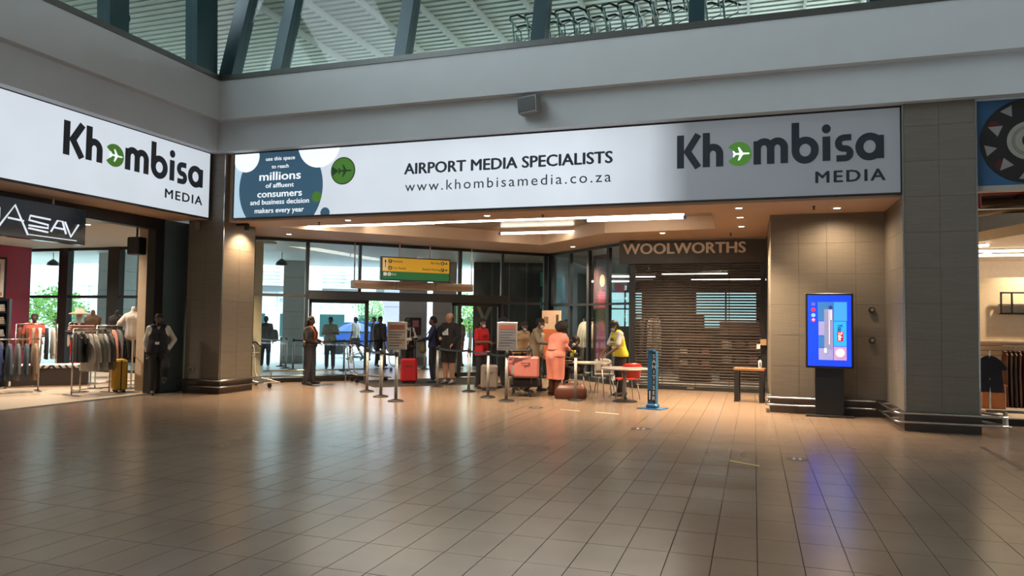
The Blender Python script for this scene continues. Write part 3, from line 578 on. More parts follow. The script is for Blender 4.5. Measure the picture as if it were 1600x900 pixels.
for x0, x1 in ((0, 1.6), (1.9, 4.55), (4.9, 6.45), (6.88, 9.2), (9.5, 11.4)):
    pane(x0, x1, 0.08, 2.16, gl); pane(x0, x1, 2.24, 3.58, gl)
o = MB().box(-21.75, -20.72, 15.3, 16.3, 0, 3.66).build('column_red', mat('crimson_paint', (0.26, 0.022, 0.05), 0.5)); tag(o, 'crimson painted square column inside the left shop', kind='structure')
mpc = mat('pale_column_print', (.7, .6, .62), .5)
for k in range(4):
    b = MB(); b.stroke(arc(-21.45, 2.75 - k * .34, .10, 40, 320 + 30 * (k % 2), 14), .045, 15.288, .006); b.build('column_print', mpc, o)
for (x, y, lb) in ((-14.1, 10.6, 'bright downlight in the left shop nearest the hanging sign'), (-16.6, 13.2, 'downlight in the middle of the left shop ceiling'), (-18.2, 14.6, 'downlight near the rear glazing of the left shop'), (-14.0, 12.3, 'downlight above the dark jackets rack'), (-17.5, 11.0, 'downlight above the navy suits rack'), (-15.8, 15.3, 'downlight by the beige wall of the left shop')):
    downlight(x, y, 3.66, lb, 380, 2.4, (1, 0.84, 0.66))
o = thing('ceiling_speaker_box', 'square black box hung from the left shop ceiling by the frame', 'speaker', (-12.75, 12.45, 2.98)); MB().box(-.16, .16, -.12, .12, 0, .38, .02).build('body', M_BLACK, o); MB().cone((0, 0, .38), (0, 0, .68), .02, .02, 8).build('bracket', M_BLACK, o)
# hanging sign with bent-tube lettering
hs = thing('shop_sign', 'hanging black shop sign with white neon-like angular lettering', 'shop sign', (-11.9, 6.9, 0), PI / 2)
MB().box(0, 3.52, 0.0, 0.18, 2.96, 3.63, 0.01).build('board', mat('glossy_black_board', (0.012, 0.015, 0.022), 0.15), hs)
mn = mat('white_tube_letters', (.85, .88, .9), .4, emit=0.75, ecol=(.85, .92, 1))
def nl(pts, r=0.016): MB().tube([(x, -0.035, z) for x, z in pts], r, 8).build('tube_letter', mn, hs, True)
# positions measured along the board (metres from its far-left end)
nl([(1.30, 3.42), (1.30, 3.24)]); nl([(1.30, 3.34), (1.83, 3.34)]); nl([(1.83, 3.42), (1.83, 3.24)])
nl([(1.60, 3.12), (1.86, 3.12)], .008)
nl([(1.85, 3.13), (2.10, 3.50), (2.35, 3.02)]); nl([(1.99, 3.27), (2.26, 3.25)])
nl([(2.76, 3.34), (2.38, 3.36), (2.36, 3.28), (2.72, 3.24), (2.72, 3.18), (2.36, 3.19)]); nl([(2.36, 3.14), (2.72, 3.11)])
nl([(2.78, 3.13), (2.90, 3.34), (3.00, 3.34), (3.08, 3.12)]); nl([(2.86, 3.21), (3.04, 3.20)])
nl([(3.05, 3.34), (3.18, 3.08), (3.33, 3.32)]); nl([(2.36, 3.03), (3.30, 3.02)], .008)
for y in (1.2, 2.9): MB().cone((y, 0.09, 3.63), (y, 0.09, 3.76), .025, .025, 8).build('hanger', M_CHROME, hs)

# ---------------------------------------------------------------- SHOP BEHIND THE SHUTTER
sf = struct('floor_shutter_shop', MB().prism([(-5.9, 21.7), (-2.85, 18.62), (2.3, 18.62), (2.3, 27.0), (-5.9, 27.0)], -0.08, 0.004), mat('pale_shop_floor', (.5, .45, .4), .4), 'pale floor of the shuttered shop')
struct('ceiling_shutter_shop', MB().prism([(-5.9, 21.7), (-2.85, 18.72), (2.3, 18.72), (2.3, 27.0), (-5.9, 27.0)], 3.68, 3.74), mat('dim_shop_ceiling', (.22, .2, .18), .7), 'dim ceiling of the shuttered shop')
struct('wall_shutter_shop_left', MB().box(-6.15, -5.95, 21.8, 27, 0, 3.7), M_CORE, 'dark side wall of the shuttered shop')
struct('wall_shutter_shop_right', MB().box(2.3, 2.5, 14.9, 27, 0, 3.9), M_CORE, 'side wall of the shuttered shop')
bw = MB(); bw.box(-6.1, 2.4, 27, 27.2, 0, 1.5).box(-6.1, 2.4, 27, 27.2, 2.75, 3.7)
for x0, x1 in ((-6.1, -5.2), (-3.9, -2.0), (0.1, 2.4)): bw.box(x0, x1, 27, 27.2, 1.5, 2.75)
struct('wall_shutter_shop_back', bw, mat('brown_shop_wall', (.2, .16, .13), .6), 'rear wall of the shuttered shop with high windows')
gw = thing('window_6', 'high rear windows of the shuttered shop', None, (0, 27.1, 0), 0, kind='structure')
for x0, x1 in ((-5.2, -3.9), (-2.0, 0.1)):
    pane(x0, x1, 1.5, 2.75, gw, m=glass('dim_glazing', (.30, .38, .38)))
    for x in (x0, (x0 + x1) / 2, x1): MB().box(x - .025, x + .025, -.04, .04, 1.5, 2.75).build('mullion', M_DARK, gw)
    MB().box(x0, x1, -.04, .04, 2.12, 2.17).build('transom', M_DARK, gw)
for i, (x0, x1, y) in enumerate(((-4.6, -2.8, 22.0), (-2.5, -0.7, 21.2), (-1.9, 1.5, 24.0), (-5.4, -3.2, 24.6))):
    l = thing('batten_light', ('lit batten light behind the angled shop window', 'lit batten light behind the shutter on the left', 'long lit batten light deep behind the shutter', 'lit batten light deep behind the shop window')[i], 'ceiling light', ((x0 + x1) / 2, y, 3.05)); h = (x1 - x0) / 2
    MB().box(-h, h, -.03, .03, -.04, 0).build('tube', mat('shop_tube', (.9, .9, .85), .5, emit=7, ecol=(1, .95, .85)), l); MB().box(-h, h, -.05, .05, 0, .06).build('housing', M_WHITE, l)
    for s in (-1, 1): MB().cone((s * h * .8, 0, .06), (s * h * .8, 0, .63), .012, .012, 6).build('hanger', M_CHROME, l)

# ---------------------------------------------------------------- RIGHT CLOTHES SHOP SHELL
struct('floor_right_shop', MB().box(3.30, 12, 14.35, 22, -0.05, 0.12), M_SHOPF, 'raised cream floor of the right clothes shop')
MB().box(3.30, 12, 14.30, 14.36, 0.0, 0.105).build('trim_2', M_BLACK).update_tag()
tag(bpy.data.objects['trim_2'], 'black plinth edge of the right shop floor', kind='structure')
struct('ceiling_right_shop', MB().box(3.3, 12, 13.9, 22, 4.6, 4.7), mat('dark_void_ceiling', (.12, .085, .06), .8), 'dark open ceiling void of the right clothes shop')
struct('wall_right_shop_back', MB().box(3.3, 12, 21.8, 22, 0, 4.7), mat('cream_wall', (.66, .52, .36), .6), 'cream rear wall of the right clothes shop')
struct('wall_right_shop_left', MB().box(3.1, 3.32, 14.9, 22, 0, 4.7), _m['cream_wall'], 'cream side wall of the right clothes shop')
struct('ceiling_right_drop', MB().prism([(3.3, 18.6), (4.25, 16.9), (4.85, 15.0), (12, 15.0), (12, 21.8), (3.3, 21.8)], 3.35, 3.55), mat('cream_ceiling', (.6, .47, .33), .6), 'cream dropped ceiling of the right clothes shop')
struct('trim_3', MB().box(3.32, 12, 18.9, 19.1, 2.55, 2.68), M_DARK, 'black beam across the right clothes shop')
bp_ = struct('wall_right_bulkhead', MB().box(3.28, 13.0, 13.0, 13.9, 5.18, 5.22), M_FASCIA, 'underside strip above the patterned blue sign')
ps = thing('patterned_sign', 'blue sign panel with a black patterned disc at the right edge', 'sign', (3.30, 13.02, 0), 0)
MB().box(0, 4.0, 0, 0.1, 3.84, 5.18).build('panel', mat('deep_blue_panel', (0.03, 0.10, 0.22), .5), ps); MB().box(0, 4.0, -.02, .12, 3.76, 3.84).build('bottom_frame', mat('grey_trim', (.35, .33, .3), .5), ps)
dk = disc(0.72, 4.52, .66, -.01, 'black_disc', mat('black_print', (.012, .012, .01), .5), ps, 48, None, .01)
mt_ = mat('grey_triangle_print', (.26, .25, .25), .5)
for k in range(10):
    a = 2 * PI * (k + .35) / 10; c_, s_ = math.cos(a), math.sin(a); P = [(.60, -.09), (.60, .09), (.44, 0)] if k % 2 else [(.42, -.09), (.42, .09), (.60, 0)]
    P = [(0.72 + x * c_ - z * s_, 4.52 + x * s_ + z * c_) for x, z in P]
    if (P[1][0] - P[0][0]) * (P[2][1] - P[0][1]) - (P[2][0] - P[0][0]) * (P[1][1] - P[0][1]) < 0: P = P[::-1]
    MB().poly(P, -.014, -.010).build('triangle', mt_, dk)
for k in range(5):
    a = 2 * PI * (k + .1) / 5; disc(.72 + .53 * math.cos(a), 4.52 + .53 * math.sin(a), .08, -.013, 'maroon_dot', mat('maroon_print', (.07, .01, .012), .5), dk, 16)
disc(0.72, 4.52, .30, -.014, 'pale_ring', mat('pale_print', (.30, .29, .25), .5), dk, 32); disc(0.72, 4.52, .24, -.017, 'ring_line', mat('grey_print', (.2, .19, .17), .5), dk, 32); disc(0.72, 4.52, .19, -.020, 'pale_ring', _m['pale_print'], dk, 32); disc(.74, 4.52, .12, -.023, 'dark_eye', _m['black_print'], dk, 28)
for i, (pts, r, m_) in enumerate((([(3.4, 16.6, 4.28), (9, 16.3, 4.30)], .045, mat('red_pipe', (.32, .03, .015), .5)), ([(3.5, 15.1, 4.35), (9, 15.4, 4.38)], .05, _m['red_pipe']), ([(4.15, 16.2, 4.6), (4.15, 16.2, 3.8)], .04, _m['red_pipe']), ([(3.3, 18.2, 4.25), (9, 18.0, 4.3)], .18, mat('duct', (.3, .22, .15), .4, .6)), ([(3.45, 15.9, 3.72), (4.6, 15.9, 3.9), (9, 15.9, 4.05)], .08, _m['duct']), ([(5.3, 15.3, 4.45), (5.3, 18, 4.4)], .05, M_CHROME), ([(3.4, 15.3, 3.80), (9, 15.3, 3.83)], .02, M_CHROME))):
    o = MB().tube(pts, r, 10).build('service_pipe', m_, None, True); tag(o, ('red sprinkler pipe across the right shop ceiling void', 'thin red pipe near the front of the right shop void', 'red drop pipe in the right shop void', 'wide duct across the right shop ceiling void', 'bent duct in the right shop ceiling void', 'steel pipe running into the right shop void', 'thin steel conduit under the right shop ducts')[i], 'pipe')
for i, (x0, x1, y, z) in enumerate(((3.75, 4.65, 17.3, 3.28), (4.5, 9.5, 18.3, 3.275), (3.7, 8.8, 19.4, 3.275))):
    l = thing('strip_light', ('short bright strip light at the front of the right shop', 'long strip light across the right shop ceiling', 'rear long strip light of the right shop')[i], 'ceiling light', ((x0 + x1) / 2, y, z)); h = (x1 - x0) / 2
    if i == 0: l.rotation_euler = (0, 0, math.radians(-50))
    MB().box(-h, h, -.05, .05, 0, .04, .01).build('diffuser', mat('warm_tube', (.9, .8, .6), .5, emit=10, ecol=(1, .85, .6)), l); MB().box(-h, h, -.06, .06, .04, .07).build('housing', M_WHITE, l)
downlight(5.1, 19.3, 3.35, 'downlight at the back of the right shop ceiling', 350, 2.4, (1, .8, .55)); downlight(5.2, 16.0, 3.35, 'downlight near the front of the right shop ceiling', 300, 2.4, (1, .8, .55)); downlight(4.2, 17.0, 3.35, 'downlight above the navy shirt in the right shop', 260, 2.2, (1, .8, .55))

# ---------------------------------------------------------------- OUTSIDE
struct('ground_outside', MB().prism([(-12.2, 15.7), (-5.95, 21.9), (-5.95, 120), (-140, 120), (-140, 16.7), (-12.6, 16.7)], -0.10, -0.004), mat('pale_paving', (.62, .66, .66), .35, var=.05, scale=1.5), 'pale paved forecourt outside the entrance')
struct('ceiling_outside', MB().prism([(-12.3, 16.7), (-12.2, 15.75), (-6.3, 21.75), (-6.3, 27.5), (-12, 27.5), (-22, 22.6), (-34, 22.6), (-34, 16.7)], 3.74, 3.95), mat('white_soffit', (.62, .64, .62), .5), 'white canopy soffit outside the entrance glazing')
def pillar(name, label, x, y, w_, m, h=3.74, rz=0.0):
    t = thing(name, label, None, (x, y, 0), rz, kind='structure'); n = 6
    for k in range(n): MB().box(-w_ / 2, w_ / 2, -w_ / 2, w_ / 2, h * k / n + .006, h * (k + 1) / n, .008).build('cladding_panel', m, t)
    MB().box(-w_ / 2 + .02, w_ / 2 - .02, -w_ / 2 + .02, w_ / 2 - .02, 0, h).build('core', M_DARK, t)
    MB().box(-w_ / 2 - .02, w_ / 2 + .02, -w_ / 2 - .02, w_ / 2 + .02, 0, .28).build('plinth', mat('grey_stone', (.3, .3, .29), .6), t)
mcol = mat('grey_cladding', (.42, .43, .41), .5)
pillar('pillar_outside', 'grey clad pillar outside the left entrance glazing', -16.1, 23.1, .86, mcol, rz=.6)
pillar('pillar_forecourt', 'left of two wide grey pillars beyond the open doors', -12.0, 24.6, 1.0, mat('blue_grey_cladding', (.55, .55, .58), .5), rz=.4)
pillar('pillar_forecourt', 'right of two wide grey pillars beyond the open doors', -10.75, 24.6, .86, _m['blue_grey_cladding'], rz=.4)
pillar('pillar_shop_outside', 'pale pillar seen through the rear glazing of the left shop', -20.3, 19.2, .95, mat('pale_green_cladding', (.42, .47, .45), .5))
pillar('pillar_shop_outside', 'second pale pillar behind the rear mullion of the left shop', -17.9, 18.0, .5, _m['pale_green_cladding'])
def building(name, label, loc, rz, W, D, H, wall, rows, win, bays=None):
    t = thing(name, label, 'building', loc, rz)
    MB().box(-W / 2, W / 2, 0, D, 0, H).build('wall', wall, t)
    for (z0, z1, n, ww, m_) in rows:
        for k in range(n):
            x = -W / 2 + (k + .5) * W / n; f = MB().box(x - ww / 2, x + ww / 2, -.06, 0.02, z0, z1).build('window', win, t); MB().box(x - ww / 2 + .1, x + ww / 2 - .1, -.08, -.05, z0 + .1, z1 - .1).build('pane', m_, f)
    for (x0, x1, z0, z1) in bays or []:
        f = MB().box(x0, x1, -.6, 0, z0 - .15, z0).build('balcony', wall, t)
        n = int((z1 - z0) / .22)
        for k in range(n): MB().box(x0, x1, -.62, -.5, z0 + .05 + k * .22, z0 + .17 + k * .22).build('louvre', mat('pale_louvre', (.5, .54, .56), .5), f)
        MB().box(x0, x1, -.55, -.5, z0 - .5, z0 - .15).build('painted_shade_strip', mat('painted_gap_shade', (.1, .12, .13), .6), f)  # solid dark strip, the shade beneath the balcony put into its colour
    MB().box(-W / 2 - .3, W / 2 + .3, -.3, D + .3, H, H + .4).build('roof', wall, t); return t
mwb = mat('white_render', (.80, .84, .84), .6, var=.02); mwt = mat('teal_window', (.018, .07, .072), .2); mwf = mat('window_frame', (.55, .6, .6), .5)
building('parkade_building', 'white multi-storey building with louvred bays across the forecourt', (-27.0, 38.5, 0), math.radians(36), 26, 10, 14, mwb,
         [(0.4, 2.0, 11, 1.7, mwt), (2.55, 2.95, 18, .5, mat('grey_window', (.3, .36, .38), .3))], mwf, [(-2.7, -.5, 3.75, 5.3), (1.7, 3.9, 3.65, 5.2), (5.0, 7.2, 3.75, 5.3), (-6.5, -4.2, 3.75, 5.3)])
building('white_building', 'white building behind the left shop glazing', (-52, 42, 0), math.radians(52), 22, 8, 16, mat('mint_white_render', (.66, .80, .80), .6, var=.02), [(0.3, 2.6, 6, 2.4, mwt), (5.0, 6.4, 6, 1.6, mwf)], mwf, [(5, 9.6, 4.2, 5.6)])
building('crimson_building', 'low crimson building behind the tree', (-50, 30, 0), math.radians(58), 7, 6, 5.2, mat('crimson_render', (.45, .06, .10), .6), [(.3, 2.4, 2, 1.6, mwt)], mwf)
building('teal_kiosk', 'teal and grey building to the right outside the left shop glazing', (-40.5, 28.0, 0), math.radians(45), 5, 4, 8, mat('teal_render', (.12, .32, .36), .6), [(.4, 2.6, 2, 1.8, mwt), (4.2, 5.4, 3, 1.3, mwf)], mwf, [(-2.6, 2.6, 3.4, 4.2)])
pk = bpy.data.objects['parkade_building']
for z, h_ in ((2.12, .10), (2.42, .05), (3.12, .12), (3.36, .05), (5.5, .15)): MB().box(-13, 13, -.10, 0.0, z, z + h_).build('ledge', mwf, pk)
for k in range(20): MB().box(-12.6 + k * 1.3, -12.5 + k * 1.3, -.14, 0, 2.1, 5.5).build('downpipe', mwf, pk)
# added dark block standing for the dark reflections in the right-hand glass
db = thing('added_dark_block', 'added dark block standing for dark reflections in the right part of the entrance', 'building', (-7.35, 25.2, 0), math.radians(18))
MB().box(-2.35, 1.1, 0, 2.0, 0, 4.6).build('wall', mat('dark_reflection_blue', (.03, .036, .042), .35), db)
mtw = mat('sea_green_panel', (.05, .42, .32), .35)
for (x0, x1, z0, z1) in ((.05, .30, 2.9, 3.4), (.05, .30, 2.1, 2.5), (.42, .85, 2.2, 3.0), (.42, .85, 1.2, 1.8), (.05, .30, .9, 1.75)): MB().box(x0, x1, -.04, .02, z0, z1).build('window', mtw, db)
for k in range(5): MB().box(-1.7 + k * .62, -1.66 + k * .62, -.05, .02, 0, 4.4).build('fin', mat('grey_fin', (.16, .17, .18), .4), db)
text('letter', 'V', mat('grey_letter', (.32, .31, .28), .5), db, -2.2, 1.55, height=.62, y=-.06, bold=.03)
# hanging banners on poles, vehicle, trees
def tree(label, x, y, ht, zc, r, m_, seed, n=900, group='trees outside the terminal'):
    t = thing('tree', label, 'tree', (x, y, 0), 0, group); rr_ = random.Random(seed)
    b = MB(); b.tube([(0, 0, 0), (.04, .02, zc * .5), (0, 0, zc)], [.10, .08, .05], 8)
    for k in range(6):
        a = k * 1.05; b.tube([(0, 0, zc * .7), (math.cos(a) * r * .3, math.sin(a) * r * .3, zc), (math.cos(a) * r * .7, math.sin(a) * r * .7, zc + r * .3)], [.05, .03, .015], 6)
    b.build('trunk', mat('bark', (.10, .07, .05), .9), t)
    c = MB()
    for k in range(n):
        u = Vector((rr_.gauss(0, 1), rr_.gauss(0, 1), rr_.gauss(0, 1))).normalized() * r * rr_.uniform(.55, 1.0) * (1 + .18 * math.sin(k * 2.4))
        p = Vector((u.x, u.y, zc + r * .25 + u.z * .75)); s = r * rr_.uniform(.05, .10); d1 = Vector((rr_.uniform(-1, 1), rr_.uniform(-1, 1), rr_.uniform(-.6, .6))).normalized(); d2 = d1.orthogonal().normalized()
        c.add([tuple(p - d1 * s), tuple(p + d2 * s * .5), tuple(p + d1 * s), tuple(p - d2 * s * .5)], [(0, 1, 2, 3)])
    o = c.build('foliage', m_, t); o['kind'] = 'stuff'
mlf = mat('bright_leaves', (.22, .48, .10), .6, var=.2, scale=3); mlg = mat('leaves', (.14, .36, .09), .6, var=.2, scale=3)
tree('round bright green tree behind the rear glazing of the left shop', -29.2, 24.2, 3, 1.75, 1.15, mlf, 1, 1300)
tree('green tree seen through the right side of the open doors', -12.1, 30.5, 5, 1.65, 1.25, mlf, 2, 1100)
tree('leafy tree beside the white building across the forecourt', -19.0, 34.0, 5, 1.9, .9, mlg, 3, 700)
tree('second green tree seen past the right door leaf', -10.9, 34.0, 5, 1.6, 1.3, mlg, 4, 900)
for i, (x, y, w_, z0, z1) in enumerate(((-15.6, 30.2, 1.15, 1.3, 3.1), (-15.3, 31.0, .8, .5, 1.4))):
    t = thing('banner_stand', ('tall pale lilac banner panel outside the open doors', 'low pale lilac board below the tall banner outside')[i], 'banner', (x, y, 0), math.radians(28))
    MB().box(-w_ / 2, w_ / 2, -.02, .02, z0, z1).build('panel', mat('lilac_panel', (.62, .62, .80), .5), t); MB().cone((0, .04, 0), (0, .04, z0 + .3), .03, .03, 8).build('pole', M_CHROME, t); MB().lathe([(.25, 0), (.25, .03), (.03, .05)], n=16).build('foot', M_DARK, t)
    for z in (z0, (z0 + z1) / 2): MB().box(-w_ / 2, w_ / 2, -.03, -.02, z, z + .03).build('seam', mat('blue_grey_line', (.35, .36, .5), .5), t)
nb = thing('notice_board', 'dark framed notice with a red symbol on the grey pillar', 'notice', (-11.62, 24.0, 0), .4)
MB().box(-.20, .20, 0, .05, 1.08, 1.72).build('board', mat('dark_red_board', (.06, .02, .025), .5), nb); MB().box(-.11, .11, -.01, 0, 1.38, 1.62).build('symbol', mat('pink_symbol', (.55, .22, .25), .5), nb); MB().cone((0, .06, 0), (0, .06, 1.1), .02, .02, 8).build('leg', M_DARK, nb)
van = thing('car', 'blue car parked outside beyond the left door leaf', 'car', (-17.6, 31.0, 0), math.radians(30))
mbl = mat('blue_car_paint', (.03, .12, .5), .25, coat=.5)
b = MB(); P = [(-1.9, .35), (-1.95, .8), (-1.5, .95), (-1.0, 1.48), (.7, 1.5), (1.3, 1.0), (1.95, .85), (2.0, .4)]; b.poly([(x, z) for x, z in P][::-1], -.8, .8); fixn(b.build('body', mbl, van))
b = MB(); b.poly([(-1.3, .98), (-.92, 1.40), (.62, 1.42), (1.08, 1.0)][::-1], -.815, .815); fixn(b.build('windows', mwt, van))
for sx in (-1.25, 1.25):
    for sy in (-.78, .78): MB().cone((sx, sy - .1, .32), (sx, sy + .1, .32), .32, .32, 18).build('wheel', M_BLACK, van)
can = thing('market_umbrella', 'low blue sunshade outside beyond the left door leaf', 'umbrella', (-16.2, 27.6, 0))
MB().lathe([(.95, 1.12), (.5, 1.38), (.02, 1.52)], n=8).build('canopy', mat('blue_canvas', (.03, .13, .6), .6), can); MB().cone((0, 0, 0), (0, 0, 1.5), .025, .025, 8).build('pole', M_CHROME, can); MB().lathe([(.25, 0), (.25, .05), (.04, .07)], n=14).build('base', M_DARK, can)
for (x, y, z, lb) in ((-14.2, 19.6, 3.74, 'dark pendant lamp under the outside canopy by the left door'), (-22.4, 18.4, 3.74, 'dark pendant lamp outside the left shop glazing')):
    t = thing('pendant_lamp', lb, 'lamp', (x, y, z)); MB().cone((0, 0, 0), (0, 0, -.25), .012, .012, 6).build('cord', M_BLACK, t); MB().lathe([(.03, -.22), (.16, -.32), (.2, -.42), (.19, -.43)], n=18).build('shade', M_BLACK, t, True)

for (x, y, lb) in ((-4.6, 21.0, 'downlight just inside the angled shop window'), (-3.0, 19.6, 'downlight inside the last pane beside the shutter'), (-0.8, 20.6, 'downlight behind the roller shutter')):
    downlight(x, y, 3.68, lb, 420 if x < -1 else 250, 2.4, (1, 0.84, 0.64))
# ---------------------------------------------------------------- HALL PROPS
# wall loudspeaker
sp = thing('wall_loudspeaker', 'small dark loudspeaker on the beam above the long banner', 'loudspeaker', (-3.90, 12.70, 5.6), math.radians(-12))
b = MB(); P = [(-.20, .14), (.19, .16), (.21, -.14), (-.17, -.16)]
b.poly(P[::-1], -.16, .02); fixn(b.build('cabinet', mat('grey_speaker_case', (.25, .25, .25), .5), sp)); b = MB(); b.poly([(-.185, .12), (.165, .135), (.185, -.12), (-.16, -.14)][::-1], -.172, -.16); fixn(b.build('grille', mat('dark_grille', (.05, .05, .05), .6), sp))
MB().box(-.03, .03, .0, .08, .10, .2).build('bracket', M_DARK, sp)
# advertising screen
k_ = thing('advertising_screen', 'portrait digital advertising screen glowing blue on a black stand', 'screen', (1.285, 14.22, 0))
MB().box(-.40, .40, .0, .30, 0, .035, .01).build('base_plate', M_BLACK, k_); MB().box(-.235, .235, .06, .20, .035, 1.0).build('stand', mat('satin_black', (.008, .01, .014), .3), k_)
MB().box(-.395, .395, .02, .12, .87, 2.22, .012).build('bezel', M_BLACK, k_)
def em(name, c, s=1.0): return mat(name, c, .3, emit=s, ecol=c)
scr = MB().box(-.36, .36, .014, .022, .91, 2.18).build('display', em('screen_blue', (.008, .05, 1.0), .95), k_)
def sc(x0, x1, z0, z1, m_, y=.010, name='picture_tile'): return MB().box(x0, x1, y, y + .004, z0, z1).build(name, m_, scr)
E1, E2, E3, E4 = em('screen_cyan', (.05, .30, .85), .9), em('screen_teal', (.04, .16, .42), .8), em('screen_lilac', (.28, .28, .55), .8), em('screen_pink', (.50, .28, .50), .8)
sc(-.19, -.09, 1.72, 2.06, E2); sc(-.09, .07, 1.72, 2.06, E2); sc(.075, .29, 1.72, 2.06, E1); sc(-.18, -.085, 1.46, 1.71, E3); sc(-.18, -.085, 1.24, 1.45, E2); sc(-.18, .06, 1.02, 1.23, E3); sc(.07, .28, 1.27, 1.71, em('screen_sky', (.03, .34, .95), .95)); sc(.07, .28, 1.02, 1.26, E4)
sc(-.085, .06, 1.23, 1.93, em('screen_grey', (.22, .22, .38), .9), .007); EW = em('screen_white', (1, .97, .85), 1.1)
sc(-.008, .002, 1.30, 1.92, EW, .004, 'scroll_bar'); sc(.02, .036, 1.74, 1.92, EW, .004, 'scroll_bar'); sc(-.085, -.05, 1.15, 1.23, EW, .003, 'scroll_bar')
disc(.02, 1.96, .035, .003, 'round_icon', em('screen_navy', (.02, .04, .3), .8), scr, 20)
for z, m_ in ((2.02, em('screen_blue2', (.08, .1, .6), .8)), (1.92, em('screen_red', (.75, .03, .05), .8)), (1.82, em('screen_grey2', (.2, .4, .7), .8)), (1.73, em('screen_magenta', (.7, .02, .16), .8))): disc(-.265, z, .036, .010, 'round_icon', m_, scr, 20)
text('icon_mark', '+', EW, scr, -.265, 1.705, height=.07, y=.007, align='CENTER', bold=.02)
b = MB(); b.box(.125, .225, .006, .010, 1.36, 1.53, .003); b.build('red_badge', em('screen_dark_red', (.45, .01, .04), .8), scr)
text('logo_text', 'You', em('screen_ink', (.01, .02, .08), .2), scr, .135, 1.66, width=.12, height=.085, y=.006, rot=-PI / 2, bold=.02); text('logo_text', 'Tube', EW, scr, .145, 1.52, width=.145, height=.065, y=.003, rot=-PI / 2, bold=.02)
disc(.175, 1.15, .075, .006, 'plate_picture', em('screen_pale', (.6, .68, .85), .85), scr, 28)
for z, lb in ((1.93, 'upper round black socket on the wall right of the screen'), (1.38, 'lower round black socket on the wall right of the screen')):
    t = thing('wall_socket', lb, 'socket', (2.03, 14.63, z)); MB().cone((0, 0, 0), (0, -.05, 0), .055, .05, 18).build('ring', M_BLACK, t); MB().cone((0, -.05, 0), (0, -.06, 0), .028, .028, 14).build('plug', mat('tan_plug', (.3, .22, .15), .5), t)
# small plate on left column
t = thing('wall_plate', 'small grey louvred plate low on the left column', 'plate', (-11.62, 12.92, .50)); MB().box(-.07, .07, -.02, 0, -.05, .05).build('plate', mat('pale_plate', (.3, .3, .3), .5), t)
for k in range(3): MB().box(-.055, .055, -.026, -.02, -.035 + k * .028, -.020 + k * .028).build('slot', M_DARK, t)
# small device by the shutter
t = thing('door_control', 'small wall control box beside the shutter', 'control box', (.19, 18.28, 1.15)); MB().box(-.05, .09, -.04, .02, 0, .14).build('box', mat('tan_box', (.45, .28, .16), .5), t); MB().box(-.13, -.05, -.03, .02, -.09, .02).build('keypad', M_WHITE, t)

# stanchions
mpole = mat('satin_steel', (.46, .45, .43), .42, .65)
def stanchion(x, y, label, group='retractable belt posts'):
    t = thing('belt_post', label, 'stanchion', (x, y, 0), 0, group)
    MB().lathe([(.165, 0), (.165, .012), (.12, .03), (.04, .05), (.03, .055)], n=24).build('base', M_BLACK, t, True)
    MB().lathe([(.032, .05), (.032, .90)], n=16).build('pole', mpole, t, True)
    MB().lathe([(.034, .90), (.042, .905), (.042, .985), (.030, .995)], n=16).build('belt_head', M_BLACK, t, True); return t
def belt(p, q, label, z=.945):
    o = MB(); p = Vector(p + (z,)); q = Vector(q + (z,)); d = (q - p).normalized(); n_ = Vector((-d.y, d.x, 0)) * .0025; pts = [p.lerp(q, i / 6) - Vector((0, 0, .03 * math.sin(PI * i / 6))) for i in range(7)]
    o.rings([[tuple(a + n_ + Vector((0, 0, .024))), tuple(a - n_ + Vector((0, 0, .024))), tuple(a - n_ - Vector((0, 0, .024))), tuple(a + n_ - Vector((0, 0, .024)))] for a in pts])
    r = o.build('queue_belt', M_BLACK); tag(r, label, 'belt', 'black queue belts'); return r
ST = [(-8.34, 14.77, 'belt post furthest left in the row beside the open doors'), (-7.53, 13.93, 'middle belt post of the three left of the entrance mat'), (-6.85, 13.30, 'front belt post below the left notice frame'),
      (-7.44, 16.64, 'belt post in front of the man in the black jacket'), (-6.26, 15.78, 'belt post in front of the man in the red shirt'), (-5.42, 14.78, 'belt post just left of the second notice frame'), (-4.82, 14.25, 'front belt post carrying the second notice frame'), (-3.55, 15.0, 'belt post in front of the white folding table'), (-2.62, 15.1, 'slim post')]
for x, y, lb in ST[:8]: stanchion(x, y, lb)
belt(ST[0][:2], ST[1][:2], 'black belt between the two left rear posts'); belt(ST[1][:2], ST[2][:2], 'black belt running to the left notice post'); belt(ST[3][:2], ST[4][:2], 'black belt behind the mat in front of the shorts'); belt(ST[4][:2], ST[5][:2], 'black belt in front of the red shirt'); belt(ST[5][:2], ST[6][:2], 'black belt by the pink suitcases')
for (x, y, lb) in ((-13.9, 19.9, 'outside belt post left of the security guard'), (-15.3, 21.2, 'outside belt post just right of the dark mullion'), (-14.6, 20.5, 'outside belt post by the grey pillar'), (-12.3, 20.3, 'outside belt post beside the person in the pale top'), (-11.7, 21.8, 'outside belt post right of the person in the pale top'), (-16.0, 20.7, 'outside belt post furthest left'), (-10.4, 22.2, 'outside belt post in the door opening'), (-8.6, 20.6, 'outside belt post behind the right door leaf'), (-8.0, 21.4, 'second outside belt post behind the right door leaf')): stanchion(x, y, lb, 'belt posts outside the doors')
OB = [(-16.0, 20.7), (-13.9, 19.9), (-12.3, 20.3), (-11.7, 21.8), (-10.4, 22.2)]
for i, (a, c) in enumerate(zip(OB[:-1], OB[1:])): belt(a, c, ('outside belt left of the guard', 'outside belt behind the guard', 'outside belt behind the left door leaf', 'outside belt in the open doorway')[i])
